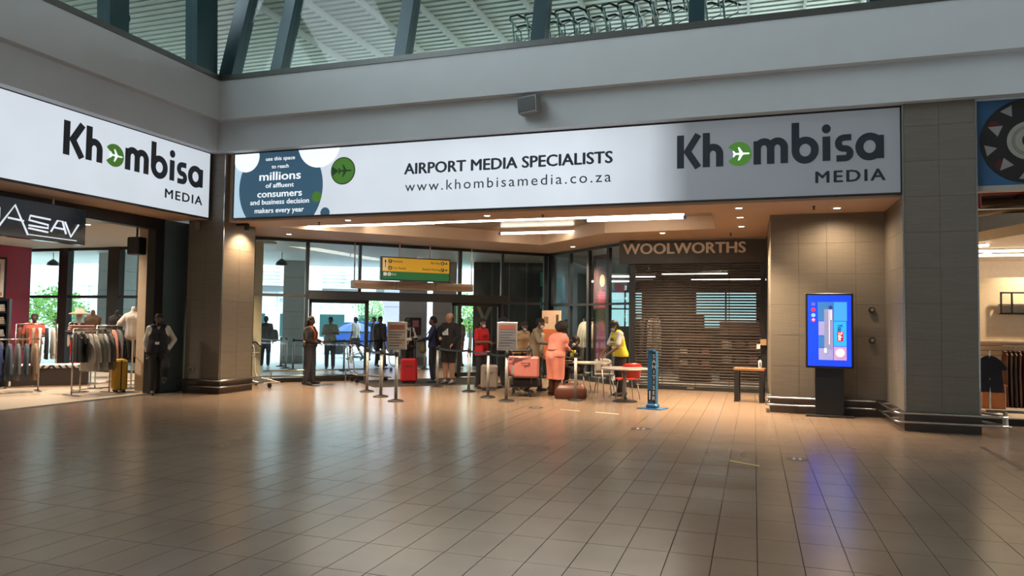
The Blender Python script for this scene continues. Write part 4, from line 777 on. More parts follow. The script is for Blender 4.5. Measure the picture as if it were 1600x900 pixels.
def notice(x, y, z, rz, label, cols, w_=.40, h=.56):
    t = thing('notice_sign', label, 'notice', (x, y, z), rz)
    MB().box(-w_ / 2, w_ / 2, 0, .025, 0, h, .005).build('frame', mpole, t); pg = MB().box(-w_ / 2 + .03, w_ / 2 - .03, -.004, 0, .03, h - .03).build('sheet', mat(cols[0], cols[1], .6), t)
    MB().box(-w_ / 2 + .05, w_ / 2 - .05, -.007, -.004, h - .15, h - .06).build('heading_band', mat('notice_red_print', (.20, .06, .045), .6), pg)
    for k in range(6): MB().box(-w_ / 2 + .05, w_ / 2 - .05 - .05 * (k % 3), -.007, -.004, h - .21 - k * .055, h - .195 - k * .055).build('print_row', mat('notice_grey_print', (.07, .07, .09), .6), pg)
    MB().cone((0, .012, -.05), (0, .012, 0), .02, .02, 10).build('neck', mpole, t)
notice(-6.85, 13.30, 1.04, .35, 'pale notice in a steel frame on the left belt post', ('beige_paper', (.27, .235, .20)))
notice(-4.82, 14.25, 1.04, .3, 'grey-blue notice in a steel frame on the front right belt post', ('grey_paper', (.12, .13, .16)), .42, .58)
# blue hand sanitiser post
hp = thing('sanitiser_post', 'blue foot-operated hand sanitiser post with vertical lettering', 'sanitiser stand', (-1.85, 14.25, 0), math.radians(-14))
mb_ = mat('blue_powder_coat', (.015, .11, .25), .4)
MB().box(-.24, .24, -.20, .20, 0, .015).build('base_plate', mb_, hp); MB().box(-.11, .11, -.09, .09, .015, .09, .02).build('foot', mb_, hp)
MB().box(-.085, .085, -.06, .06, .05, 1.10, .006).build('post', mb_, hp); MB().box(.018, .078, -.064, -.058, .12, 1.06).build('text_strip', mat('black_strip', (.01, .012, .015), .4), hp); MB().box(-.075, .005, -.064, -.058, .14, .36).build('pedal_window', _m['black_strip'], hp); MB().box(-.045, -.022, -.068, -.063, .17, .34, .002).build('pedal_symbol', mat('white_print', (.7, .7, .68), .5), hp)
for k, ch in enumerate('SANITISER'): text('letter', ch, _m['white_print'], hp, .048, .97 - k * .1, height=.075, y=-.067, bold=.02, align='CENTER')
MB().box(-.05, .05, -.12, .0, 1.10, 1.13).build('nozzle_arm', mb_, hp)
# tables, chairs, bag, stool
mlam = mat('pale_laminate', (.62, .52, .40), .4)
def table(label, x, y, rz, L, W, top_z, m_, round_=False, legs='four'):
    t = thing('table', label, 'table', (x, y, 0), rz)
    if round_: MB().lathe([(L, top_z - .03), (L + .01, top_z - .015), (L, top_z)], n=32).build('tabletop', m_, t)
    else: MB().box(-L / 2, L / 2, -W / 2, W / 2, top_z - .035, top_z, .008).build('tabletop', m_, t)
    if legs == 'four':
        for sx in (-1, 1):
            for sy in (-1, 1): MB().cone((sx * (L / 2 - .10), sy * (W / 2 - .08), top_z - .035), (sx * (L / 2 - .03), sy * (W / 2 - .05), 0), .016, .014, 8).build('leg', mpole, t, True)
    else:
        MB().lathe([(.26, 0), (.26, .012), (.06, .03), (.03, .05)], n=24).build('base', M_DARK, t); MB().cone((0, 0, .03), (0, 0, top_z - .03), .03, .03, 12).build('column', mpole, t, True)
        MB().box(-.2, .2, -.02, .02, top_z - .05, top_z - .03).build('bracket', mpole, t)
    return t
table('white folding screening table with thin steel legs', -3.66, 16.28, math.radians(-8), 1.2, .6, .74, mlam)
table('small pedestal table beside the red chair', -2.55, 15.25, math.radians(-6), .50, .50, .70, mat('grey_table_top', (.22, .2, .19), .35), True, 'ped')
for (x, y, dz, lb, w_, d_) in ((-3.35, 16.1, .74, 'stack of white forms on the screening table under the hands', .30, .22), (-4.1, 16.35, .74, 'white form on the left of the screening table', .22, .30)):
    t = thing('paper_stack', lb, 'paper', (x, y, dz), .2)
    for k in range(4): MB().box(-w_ / 2 + k * .008, w_ / 2 + k * .008, -d_ / 2 - k * .01, d_ / 2 - k * .01, k * .004, k * .004 + .003).build('sheet', M_WHITE, t)
t = thing('screening_tablet', 'dark clipboard on the screening table beside the woman in pink', 'clipboard', (-4.0, 16.05, .745), .2); MB().box(-.14, .14, -.10, .10, 0, .02, .003).build('board', M_BLACK, t); MB().box(-.04, .04, .07, .1, .02, .03).build('clip', M_CHROME, t)
def chair(label, x, y, rz, m_):
    t = thing('chair', label, 'chair', (x, y, 0), rz); b = MB(); b.rings([[(sx * .21 * s, -.2 + .42 * v, .44 - .03 * math.sin(PI * v)) for sx, s in ((-1, 1), (1, 1))] + [(sx * .21, -.2 + .42 * v, .425 - .03 * math.sin(PI * v)) for sx in (1, -1)] for v in (0, .25, .5, .75, 1) for s in (1,)])
    fixn(b.build('seat', m_, t)); b = MB()
    rows = []
    for v in range(6):
        z = .46 + v * .065; w_ = .20 + .015 * math.sin(v * .6); rows.append([(-w_ + 2 * w_ * u / 6, .20 + .02 * v * .8 + .06 * (1 - (2 * u / 6 - 1) ** 2), z - (.04 * abs(2 * u / 6 - 1) ** 3 if v == 5 else 0)) for u in range(7)])
    front = [p for r in rows for p in r]; back = [(p[0], p[1] + .014, p[2]) for p in front]; n = len(front); fs = []
    for r in range(5):
        for c in range(6): q = (r * 7 + c, r * 7 + c + 1, (r + 1) * 7 + c + 1, (r + 1) * 7 + c); fs += [q, tuple(i + n for i in q[::-1])]
    for c in range(6): fs += [(c + 1, c, c + n, c + 1 + n), (35 + c, 36 + c, 36 + c + n, 35 + c + n)]
    for r in range(5): fs += [(r * 7, (r + 1) * 7, (r + 1) * 7 + n, r * 7 + n), (r * 7 + 13, r * 7 + 6, r * 7 + 6 + n, r * 7 + 13 + n)]
    b.add(front + back, fs); fixn(b.build('backrest', m_, t, True))
    for sx in (-1, 1):
        for y0, y1 in ((-.15, -.20), (.16, .22)): MB().cone((sx * .15, y0, .43), (sx * .20, y1, 0), .012, .011, 8).build('leg', mpole, t, True)
    for sx in (-1, 1): MB().tube([(sx * .19, .2, .44), (sx * .20, .24, .56)], .012, 6).build('back_support', mpole, t)
chair('red plastic chair with thin steel legs beside the pedestal table', -2.60, 15.85, math.radians(-150), mat('red_plastic', (.55, .02, .015), .35))
chair('grey chair pushed under the screening table', -3.32, 16.95, math.radians(20), mat('grey_chair_plastic', (.22, .2, .18), .4))
chair('dark chair of the seated official behind the screening table', -3.95, 17.15, math.radians(170), M_BLACK)
bg = thing('handbag', 'brown leather holdall on the floor beside the woman in pink', 'bag', (-3.72, 15.30, 0), math.radians(8))
ml_ = mat('brown_leather', (.10, .03, .014), .4, bump=.1, bscale=40)
b = MB(); b.rings([[(x * .34 * k, y * .14 * k2, z) for x, y in ((-1, -.8), (-.8, -1), (.8, -1), (1, -.8), (1, .8), (.8, 1), (-.8, 1), (-1, .8))] for z, k, k2 in ((.0, .93, .9), (.04, 1, 1), (.20, .97, .95), (.29, .80, .6), (.32, .70, .25))]); b.build('body', ml_, bg, True)
for s in (-1, 1): MB().tube([(-.15, s * .07, .27), (-.13, s * .06, .36), (0, s * .05, .41), (.13, s * .06, .36), (.15, s * .07, .27)], .013, 8).build('handle', ml_, bg, True)
MB().box(-.25, .25, -.012, .012, .315, .328).build('zip', M_CHROME, bg)
st = thing('side_table', 'small wooden-topped black bench in front of the shutter', 'table', (-.06, 16.35, 0), math.radians(-6))
MB().box(-.34, .28, -.16, .16, .66, .715, .006).build('tabletop', mat('orange_brown_wood', (.26, .10, .04), .4), st)
for sx in (-.28, .22):
    for sy in (-.11, .11): MB().box(sx - .045, sx + .045, sy - .04, sy + .04, 0, .66).build('leg', M_BLACK, st)
t = thing('sanitiser_can', 'white and dark spray can standing on the wooden bench', 'can', (.12, 16.35, .715)); MB().lathe([(.032, 0), (.034, .01), (.034, .15), (.02, .17)], n=16).build('body', mat('white_can', (.7, .68, .65), .3), t, True); MB().lathe([(.016, .17), (.016, .2)], n=10).build('cap', M_BLACK, t); MB().box(-.012, .012, -.036, -.033, .03, .13).build('label_band', M_DARK, t)
# litter bin / trolleys by the left column
def trolley(label, x, y, rz, group='luggage trolleys', z=0.0, m_=None, simple=False):
    m_ = m_ or mpole
    t = thing('luggage_trolley', label, 'trolley', (x, y, z), rz, group)
    for s in (-1, 1): MB().tube([(s * .22, -.75, .12), (s * .28, .15, .20), (s * .28, .25, .30), (s * .28, .32, .92), (s * .26, .38, 1.0)], .016, 6).build('side_frame', m_, t, True)
    MB().tube([(-.26, .0, .93), (-.26, .22, 1.05), (-.26, .36, 1.03), (-.2, .40, 1.0), (.2, .40, 1.0), (.26, .36, 1.03), (.26, .22, 1.05), (.26, .0, .93)], .022, 8).build('handle', M_BLACK, t, True)
    b = MB(); 
    for k in range(5): b.tube([(-.22 + k * .11, -.72, .13), (-.22 + k * .11, .2, .20)], .008, 5)
    b.tube([(-.22, -.74, .13), (.22, -.74, .13)], .012, 6); b.build('deck', m_, t)
    b = MB(); 
    for z_ in (.72, .85): b.tube([(-.27, .29, z_), (.27, .29, z_)], .009, 5)
    b.tube([(-.27, .30, .70), (-.25, .05, .80), (.25, .05, .80), (.27, .30, .70)], .010, 6); b.build('basket', m_, t)
    for (wx, wy) in ((-.26, .18), (.26, .18), (0, -.66)): MB().cone((wx - .02, wy, .06), (wx + .02, wy, .06), .06, .06, 12).build('wheel', M_BLACK, t)
    MB().box(-.15, .15, .27, .285, .5, .68).build('advert_plate', mat('trolley_plate', (.25, .32, .32), .5), t)
    return t
trolley('steel luggage trolley parked by the left column rail', -11.45, 14.75, math.radians(75))
trolley('steel luggage trolley inside the left sliding door leaf', -9.75, 16.95, math.radians(135))
trolley('steel luggage trolley beyond the open doors', -10.6, 20.9, math.radians(60))
# upper level row of trolleys
tr0 = None; mgr = mat('green_grey_trolley', (.20, .28, .26), .4, .6)
for k in range(14):
    x = -4.25 + k * .31; lb = 'grey-green luggage trolley, %s from the left in the nested row on the upper level' % ('first second third fourth fifth sixth seventh eighth ninth tenth eleventh twelfth thirteenth fourteenth'.split()[k])
    if tr0 is None: tr0 = trolley(lb, x, 13.85, math.radians(90), 'nested trolleys on the upper level', 6.7, mgr); o = tr0
    else: o = copy_tree(tr0); o['label'] = lb
    o.location = (x, 13.85, 6.7)
# pipe post and red tag on the upper level
t = thing('flue_pipe', 'dark pipe with a cowl behind the left upper glazing', 'pipe', (-12.35, 11.45, 6.7)); MB().cone((0, 0, 0), (0, 0, 1.25), .07, .07, 12).build('pipe', mat('navy_pipe', (.03, .035, .06), .5), t, True); MB().box(-.05, .05, -.05, .2, 1.05, 1.2, .02).build('outlet', M_DARK, t); MB().lathe([(.12, 1.30), (.14, 1.36), (.02, 1.46)], n=14).build('cowl', M_DARK, t)
t = thing('hose_reel', 'small red fire box on the upper level roof post', 'fire box', (-2.0, 15.6, 8.1)); MB().box(-.07, .07, -.06, .06, 0, .22, .01).build('box', mat('red_box', (.5, .03, .02), .4), t); MB().cone((0, .05, -1.4), (0, .05, 1.85), .03, .03, 8).build('post', M_WHITE, t)
# suitcases
def suitcase(label, x, y, rz, w_, d_, h, m_, z=0.0, handle=True, tilt=0.0):
    t = thing('suitcase', label, 'suitcase', (x, y, z), rz); t.rotation_euler = (tilt, 0, rz); g = .05 if handle else 0
    MB().box(-w_ / 2, w_ / 2, -d_ / 2, d_ / 2, g, g + h, .04).build('shell', m_, t)
    for k in range(5): MB().box(-w_ / 2 + .06 + k * (w_ - .12) / 5, -w_ / 2 + .09 + k * (w_ - .12) / 5, -d_ / 2 - .008, -d_ / 2, g + .05, g + h - .05).build('rib', m_, t)
    MB().box(-w_ / 2 - .004, w_ / 2 + .004, -.012, .012, g + .02, g + h - .02).build('zip', M_DARK, t)
    if handle:
        MB().tube([(-.11, d_ / 2 - .05, g + h), (-.11, d_ / 2 - .05, g + h + .32), (.11, d_ / 2 - .05, g + h + .32), (.11, d_ / 2 - .05, g + h)], .011, 6).build('pull_handle', M_DARK, t)
        for sx in (-1, 1):
            for sy in (-1, 1): MB().cone((sx * (w_ / 2 - .07) - .015, sy * (d_ / 2 - .06), .03), (sx * (w_ / 2 - .07) + .015, sy * (d_ / 2 - .06), .03), .03, .03, 10).build('wheel', M_BLACK, t)
    MB().tube([(-.09, -d_ / 2 - .005, g + h * .7), (-.08, -d_ / 2 - .035, g + h * .7), (.08, -d_ / 2 - .035, g + h * .7), (.09, -d_ / 2 - .005, g + h * .7)], .01, 6).build('side_handle', M_DARK, t); return t
suitcase('red hard-shell suitcase standing on the entrance mat', -8.42, 17.05, math.radians(25), .42, .28, .60, mat('red_shell', (.42, .012, .02), .3))
mpk = mat('pink_shell', (.62, .22, .20), .35); mpk2 = mat('dusty_pink_shell', (.50, .16, .17), .4)
tl = trolley('black-framed luggage trolley carrying the pink suitcases', -4.95, 15.35, math.radians(-155), z=0.0, m_=mat('dark_trolley_steel', (.10, .10, .11), .4, .7))
suitcase('pale pink hard-shell suitcase on the luggage trolley', -4.72, 15.25, math.radians(14), .58, .30, .46, mpk, .42, False); suitcase('dusty pink suitcase behind the pale pink one on the trolley', -4.98, 15.62, math.radians(14), .62, .24, .44, mpk2, .42, False)
suitcase('black suitcase at the bottom of the trolley under the pink ones', -4.80, 15.45, math.radians(14), .66, .5, .19, mat('black_nylon', (.02, .02, .022), .7), .215, False)
suitcase('yellow ribbed suitcase at the left shop entrance', -13.05, 12.40, math.radians(-35), .46, .26, .66, mat('yellow_shell', (.62, .34, .015), .4))
suitcase('dark grey suitcase beside the man in the red shirt', -5.95, 16.3, math.radians(20), .4, .26, .55, mat('taupe_shell', (.22, .18, .16), .5))
# ---------------------------------------------------------------- PEOPLE
def blob(name, mb, m, parent, vox=0.013, it=3, cut=None):
    me = bpy.data.meshes.new(name); me.from_pydata(mb.v, [], mb.f); t = bpy.data.objects.new(name, me); COL.objects.link(t)
    bm = bmesh.new(); bm.from_mesh(me); bmesh.ops.recalc_face_normals(bm, faces=bm.faces); bm.to_mesh(me); bm.free()
    r = t.modifiers.new('r', 'REMESH'); r.mode = 'VOXEL'; r.voxel_size = vox; s = t.modifiers.new('s', 'SMOOTH'); s.factor = 0.5; s.iterations = it
    dg = bpy.context.evaluated_depsgraph_get(); out = bpy.data.meshes.new_from_object(t.evaluated_get(dg)); bpy.data.objects.remove(t); bpy.data.meshes.remove(me)
    if cut is not None:   # clean hem
        bm = bmesh.new(); bm.from_mesh(out)
        r = bmesh.ops.bisect_plane(bm, geom=bm.verts[:] + bm.edges[:] + bm.faces[:], plane_co=(0, 0, cut), plane_no=(0, 0, 1), clear_inner=True)
        bmesh.ops.holes_fill(bm, edges=[e for e in r['geom_cut'] if isinstance(e, bmesh.types.BMEdge)], sides=0); bm.to_mesh(out); bm.free()
    return link(name, out, m, parent, True)
def cap(b, p, q, ra, rb, n=12):
    b.cone(p, q, ra, rb, n); b.ball(p, ra, n, 8); b.ball(q, rb, n, 8)
SK = {'dark': mat('skin_dark', (.085, .042, .026), .5), 'mid': mat('skin_brown', (.16, .08, .05), .5), 'light': mat('skin_light', (.48, .26, .18), .5)}
def person(label, x, y, rz, h=1.70, J=None, skin='dark', top=None, sleeve='long', bottom=None, legs='long', shoe=(.02, .02, .02), hair='short', hairc=(.012, .01, .01), bend=0.0, side=0.0, look=0.0, nod=0.0, build=1.0, mask=None, group=None, z=0.0, vox=.013, vest=None, untuck=.0):
    t = thing('person', label, 'person', (x, y, z), rz, group); k = h / 1.70
    D = dict(head=(0, -.015, 1.595), neck=(0, .012, 1.46), chest=(0, .0, 1.30), waist=(0, 0, 1.10), pelvis=(0, 0, .95))
    for s, n in ((1, 'a'), (-1, 'b')):
        D.update({'sh' + n: (s * .168, .01, 1.405), 'el' + n: (s * .235, .03, 1.13), 'wr' + n: (s * .235, -.06, .89), 'hip' + n: (s * .088, 0, .93), 'kn' + n: (s * .10, -.02, .50), 'an' + n: (s * .105, .025, .09)})
    V = {q: Vector(p) for q, p in D.items()}; c0 = V['pelvis'].copy(); up = ('head', 'neck', 'chest', 'waist', 'sha', 'shb', 'ela', 'elb', 'wra', 'wrb')
    Rb = Matrix.Rotation(bend, 3, 'X') @ Matrix.Rotation(side, 3, 'Y')
    for q in up: V[q] = c0 + Rb @ (V[q] - c0)
    for q, p in (J or {}).items(): V[q] = Vector(p)
    for q in V: V[q] = V[q] * k
    X = (V['sha'] - V['shb']).normalized(); XH = (V['hipa'] - V['hipb']).normalized(); g = build
    fdir = Matrix.Rotation(look, 3, 'Z') @ (Matrix.Rotation(bend * .5 + nod, 3, 'X') @ Vector((0, -1, 0))); hd = V['head']; uph = (hd - V['neck']).normalized(); fdir = (fdir - uph * fdir.dot(uph)).normalized(); rt_ = fdir.cross(uph)
    def torso(b, e, lo=True):
        for p, w_, r in (('chest', .085, .105), ('waist', .065, .098)): cap(b, V[p] - X * w_ * g, V[p] + X * w_ * g, (r * g + e) * k, (r * g + e) * k)
        cap(b, V['chest'] - X * .075 * g, V['waist'] - X * .06 * g, (.105 * g + e) * k, (.098 * g + e) * k); cap(b, V['chest'] + X * .075 * g, V['waist'] + X * .06 * g, (.105 * g + e) * k, (.098 * g + e) * k)
        for n in 'ab': cap(b, V['sh' + n], V['neck'] - Vector((0, 0, .03)), (.058 + e * .8) * k, (.05 + e * .5) * k); cap(b, V['sh' + n], V['chest'] + (V['sh' + n] - V['chest']) * .3, (.062 + e * .8) * k, (.095 * g + e) * k)
        if lo:
            for n in 'ab': cap(b, V['waist'] + (V['hip' + n] - V['pelvis']) * .75, V['hip' + n] + Vector((0, 0, .02)), (.095 * g + e) * k, (.108 * g + e) * k)
    def leg(b, n, e, lo=1.0, flare=0.0):
        cap(b, V['hip' + n], V['kn' + n], (.088 * g + e) * k, (.056 * g + e + flare) * k)
        if lo > 0: q = V['kn' + n].lerp(V['an' + n], lo); cap(b, V['kn' + n], V['kn' + n].lerp(q, .35), (.055 * g + e) * k, (.056 * g + e) * k); cap(b, V['kn' + n].lerp(q, .35), q, (.056 * g + e) * k, (.036 + e + flare) * k)
    # body
    b = MB(); torso(b, -.006); cap(b, V['neck'] - uph * .03, hd - uph * .06 * k, .052 * k, .05 * k)
    for n in 'ab':
        cap(b, V['sh' + n], V['el' + n], .050 * k, .039 * k); cap(b, V['el' + n], V['wr' + n], .039 * k, .026 * k); leg(b, n, -.004); cap(b, V['an' + n], V['an' + n] + Vector((0, -.13, -.05)) * k, .036 * k, .03 * k)
        d = (V['wr' + n] - V['el' + n]).normalized(); l = d.cross(Vector((0, 0, 1))); l = l.normalized() if l.length > .2 else Vector((1, 0, 0)); nn = l.cross(d); w0 = V['wr' + n]
        for q in (-.5, .5): cap(b, w0 + d * .02, w0 + d * .075 * k + l * .024 * q * k, .019 * k, .019 * k, 8)
        for i, (ln, q) in enumerate(((.062, -1.5), (.075, -.5), (.070, .5), (.055, 1.5))):
            p0 = w0 + d * .08 * k + l * .0185 * q * k; p1 = p0 + (d * .75 + nn * -.35) * ln * .55 * k + l * .003 * q; p2 = p1 + (d * .45 + nn * -.8) * ln * .5 * k; cap(b, p0, p1, .0095 * k, .009 * k, 6); cap(b, p1, p2, .009 * k, .0075 * k, 6)
        p0 = w0 + d * .03 * k - l * .03 * k; p1 = p0 + (d * .5 - l * .8) * .035 * k; cap(b, p0, p1, .012 * k, .0105 * k, 6); cap(b, p1, p1 + (d * .9 - nn * .3) * .032 * k, .0105 * k, .009 * k, 6)
    def H(f, r, u): return hd + (fdir * f + rt_ * r + uph * u) * k
    for c, r in ((H(0, 0, .035), .078), (H(-.03, 0, .035), .078), (H(.018, 0, .0), .070), (H(.035, 0, -.06), .046), (H(.045, 0, -.085), .032), (H(-.01, 0, -.05), .055)): b.ball(c, r * k, 14, 10)
    cap(b, H(.082, 0, .022), H(.102, 0, -.02), .012 * k, .017 * k, 8); cap(b, H(.068, -.03, .036), H(.068, .03, .036), .016 * k, .016 * k, 8)
    for s in (-1, 1): b.ball(H(-.005, s * .078, -.005), (.014 * k, .02 * k, .03 * k), 8, 6)
    cap(b, H(.076, -.018, -.055), H(.076, .018, -.055), .010 * k, .010 * k, 8)
    body = blob('body', b, SK[skin], t, vox, 2)
    e = MB()
    for s in (-1, 1): e.ball(H(.0745, s * .03, .018), .0105 * k, 8, 6)
    e.build('eyes', mat('eye_white', (.3, .28, .26), .3), body, True); e = MB()
    for s in (-1, 1): e.ball(H(.0795, s * .03, .018), .0072 * k, 8, 6)
    e.build('pupils', M_BLACK, body, True); MB().tube([H(.086, -.022, -.056), H(.088, 0, -.058), H(.086, .022, -.056)], .004 * k, 6).build('lips', mat('lips', (.16, .05, .05), .5), body)
    # clothes
    if top:
        b = MB(); torso(b, .014)
        hem = V['pelvis'] + Vector((0, 0, -untuck)) * k
        for n in 'ab': cap(b, V['waist'] + (V['hip' + n] - V['pelvis']) * .7, hem + (V['hip' + n] - V['pelvis']), (.108 * g + .010) * k, (.118 * g + .012) * k)
        for n in 'ab':
            if sleeve == 'none': continue
            if sleeve == 'short': q = V['sh' + n].lerp(V['el' + n], .72); cap(b, V['sh' + n], q, .066 * k, .062 * k)
            else: cap(b, V['sh' + n], V['el' + n], .066 * k, .055 * k); cap(b, V['el' + n], V['el' + n].lerp(V['wr' + n], .93), .055 * k, .042 * k)
        cap(b, V['neck'] - uph * .02 * k - X * .02, V['neck'] - uph * .02 * k + X * .02, .062 * k, .062 * k)
        blob('top', b, top, t, .015, 4, (V['pelvis'].z - (untuck + .045) * k) if V['chest'].z - V['pelvis'].z > .25 and V['pelvis'].z > .7 else None)
    if vest:
        b = MB()
        for s, n in ((1, 'a'), (-1, 'b')):
            cap(b, V['chest'] + X * s * .07 * g, V['waist'] + X * s * .06 * g, (.105 * g + .022) * k, (.098 * g + .026) * k); cap(b, V['chest'] + X * s * .055, V['sh' + n].lerp(V['neck'], .42), (.105 * g + .026) * k, .082 * k)
            cap(b, V['waist'] + (V['hip' + n] - V['pelvis']) * .7, V['pelvis'] + (V['hip' + n] - V['pelvis']), (.108 * g + .022) * k, (.118 * g + .024) * k)
        blob('vest', b, vest, t, .015, 3, V['pelvis'].z - .06 * k)
    if bottom:
        b = MB()
        cap(b, V['pelvis'] - XH * .03, V['pelvis'] + XH * .03, .118 * g * k, .118 * g * k)
        for n in 'ab':
            cap(b, V['hip' + n], V['hip' + n] + Vector((0, 0, .08)) * k, (.108 * g) * k, (.10 * g + .004) * k)
            if legs == 'long': leg(b, n, .015, .96, .012)
            elif legs == 'short': q = V['hip' + n].lerp(V['kn' + n], .95); cap(b, V['hip' + n], q, (.09 * g + .018) * k, .092 * k)
            elif legs == 'skirt': q = V['kn' + n].lerp(V['an' + n], .35); cap(b, V['hip' + n], V['kn' + n], (.105 * g + .02) * k, (.085 * g + .02) * k); cap(b, V['kn' + n], q, (.085 * g + .02) * k, (.08 * g + .02) * k)
        if legs == 'skirt': cap(b, V['pelvis'] + Vector((0, .04, -.06)) * k, (V['kna'] + V['knb']) / 2, .12 * g * k, .09 * g * k)
        blob('trousers' if legs == 'long' else ('shorts' if legs == 'short' else 'skirt'), b, bottom, t, .015, 4, None if legs == 'long' else (V['kna'].z + (.02 if legs == 'short' else -.12) * k))
    for n in 'ab':
        a = V['an' + n]; b = MB(); tk = (a - V['kn' + n]).normalized(); fwd = Vector((0, -1, 0)); fwd = (fwd - tk * fwd.dot(tk)).normalized()
        s0 = a + tk * .035 * k
        cap(b, s0 - fwd * .05 * k, s0 + fwd * .08 * k, .046 * k, .044 * k); cap(b, s0 + fwd * .08 * k, s0 + fwd * .155 * k + tk * .008, .044 * k, .034 * k); cap(b, a - tk * .05 * k, s0, .046 * k, .048 * k)
        o = blob('shoe', b, mat('shoe_%.2f_%.2f' % shoe[:2], shoe, .5), t, .013, 2)
    hm = mat('hair_%.3f' % hairc[0], hairc, .8, bump=.5, bscale=80); b = MB(); nm = 'hair'
    if hair in ('short', 'long', 'cap'):
        for c, r in ((H(-.012, 0, .05), .084), (H(-.04, 0, .03), .083), (H(-.05, 0, -.01), .072)): b.ball(c, r * k, 14, 10)
        if hair == 'long':
            for s in (-1, 0, 1): cap(b, H(-.05, s * .05, .0), H(-.07, s * .055, -.20), .055 * k, .035 * k)
    elif hair == 'bun':
        for c, r in ((H(-.012, 0, .05), .084), (H(-.045, 0, .03), .084), (H(-.06, 0, -.01), .07), (H(-.12, 0, .05), .055)): b.ball(c, r * k, 14, 10)
    elif hair == 'afro':
        for c, r in ((H(-.03, 0, .06), .135), (H(-.06, .05, .02), .11), (H(-.06, -.05, .02), .11), (H(-.07, 0, -.03), .10), (H(.0, .05, .09), .09), (H(0, -.05, .09), .09)): b.ball(c, r * k, 14, 10)
    if b.v: blob(nm, b, hm, t, .013, 2)
    if hair == 'cap':
        b = MB()
        for c, r in ((H(-.005, 0, .065), .088), (H(-.03, 0, .055), .088)): b.ball(c, r * k, 14, 10)
        blob('cap', b, mat('cap_black', (.012, .012, .014), .6), t, .012, 2)
        b = MB(); b.rings([[tuple(H(.06 + .075 * math.cos(a) , .075 * math.sin(a), .062 - .008 + u)) for a in [(-PI / 2) + PI * i / 8 for i in range(9)]] for u in (0, .008)]); fixn(b.build('cap_brim', M_BLACK, t))
    if mask:
        b = MB(); b.ball(H(.058, 0, -.045), .052 * k, 12, 8); b.ball(H(.075, 0, -.03), .03 * k, 10, 8); mm = mat('mask_%.2f' % mask[0], mask, .7); o = blob('face_mask', b, mm, t, .011, 2)
        MB().tube([H(.05, -.06, -.03), H(.0, -.084, -.005)], .004, 5).build('mask_loop', mm, o); MB().tube([H(.05, .06, -.03), H(.0, .084, -.005)], .004, 5).build('mask_loop', mm, o)
    t['k'] = k
    return t, V, H
def fab(n, c, r=.8): return mat('fabric_' + n, c, r, bump=.15, bscale=70, var=.08)
BK, NV, WH, GY = fab('black', (.014, .014, .016)), fab('navy', (.018, .022, .045)), fab('white', (.62, .58, .53)), fab('charcoal', (.04, .04, .048))
RD = math.radians
# woman leaning by the left shop frame
p, V, H = person('woman in a black waistcoat leaning against the left shop frame', -11.93, 12.30, RD(45), 1.68, dict(ela=(.32, .06, 1.17), wra=(.20, -.06, .97), elb=(-.24, .06, 1.13), wrb=(-.20, .10, .88), kna=(.17, -.17, .60), ana=(.15, .17, .38), knb=(-.07, -.01, .50), anb=(-.08, .01, .09), pelvis=(.01, .03, .95)), 'dark', WH, 'long', BK, 'long', (.015, .015, .015), 'bun', nod=.15, vest=fab('waistcoat', (.012, .013, .02)), mask=(.03, .03, .03))
MB().box(-.04, .04, -.005, .0, 0, .055).build('name_card', M_WHITE, p).location = (-.02, -.17, 1.06)
MB().box(-.06, .06, -.10, .02, 0, .03).build('collar_scarf', BK, p).location = (0, -.02, 1.44)
# security guard in profile
p, V, H = person('security guard in dark uniform with orange reflective trim standing at the glazing', -10.43, 15.62, RD(104), 1.68, dict(ela=(.22, -.02, 1.13), wra=(.10, -.24, 1.08), elb=(-.24, .0, 1.13), wrb=(-.10, -.24, 1.05), kna=(.11, -.03, .5), ana=(.12, -.05, .09), knb=(-.09, -.01, .5), anb=(-.10, .06, .09)), 'dark', fab('guard_jacket', (.018, .016, .018)), 'long', fab('guard_trousers', (.028, .03, .042)), 'long', (.012, .012, .012), 'long', build=1.22, nod=.1, untuck=-.05)
og = fab('orange_trim', (.55, .10, .03)); gy = fab('silver_trim', (.45, .42, .4))
MB().lathe([(.152, -.04), (.156, 0), (.152, .04)], (0, 0, 1.07), 24, 1.38, .98).build('orange_band', og, p, True); MB().lathe([(.1575, -.015), (.1575, .015)], (0, 0, 1.07), 24, 1.38, .98).build('silver_band', gy, p, True)
for s in (-1, 1): MB().tube([(s * .09, -.135, 1.12), (s * .09, -.15, 1.28), (s * .10, -.06, 1.44), (s * .10, .08, 1.42), (s * .09, .14, 1.28), (s * .09, .13, 1.12)], .02, 8).build('orange_strap', og, p, True)
MB().ball((.262, .02, 1.30), (.02, .035, .045), 10, 8).build('arm_badge', mat('gold_badge', (.6, .45, .2), .5), p, True)
# staff member with papers
p, V, H = person('official in black waistcoat and cap holding papers beside the red suitcase', -8.66, 17.40, RD(62), 1.66, dict(ela=(.24, -.06, 1.14), wra=(.10, -.27, 1.18), elb=(-.24, -.05, 1.14), wrb=(-.06, -.28, 1.16)), 'dark', WH, 'long', BK, 'long', (.015, .015, .015), 'cap', nod=.3, vest=fab('waistcoat2', (.015, .015, .018)), mask=(.04, .04, .05))
MB().box(-.09, .09, -.12, .10, 0, .006).build('papers', M_WHITE, p).location = (.02, -.37, 1.19)
MB().tube([(-.09, -.145, 1.0), (-.02, -.16, 1.2), (.06, -.06, 1.44)], .012, 6).build('bag_strap', mat('pale_strap', (.6, .6, .6), .6), p)
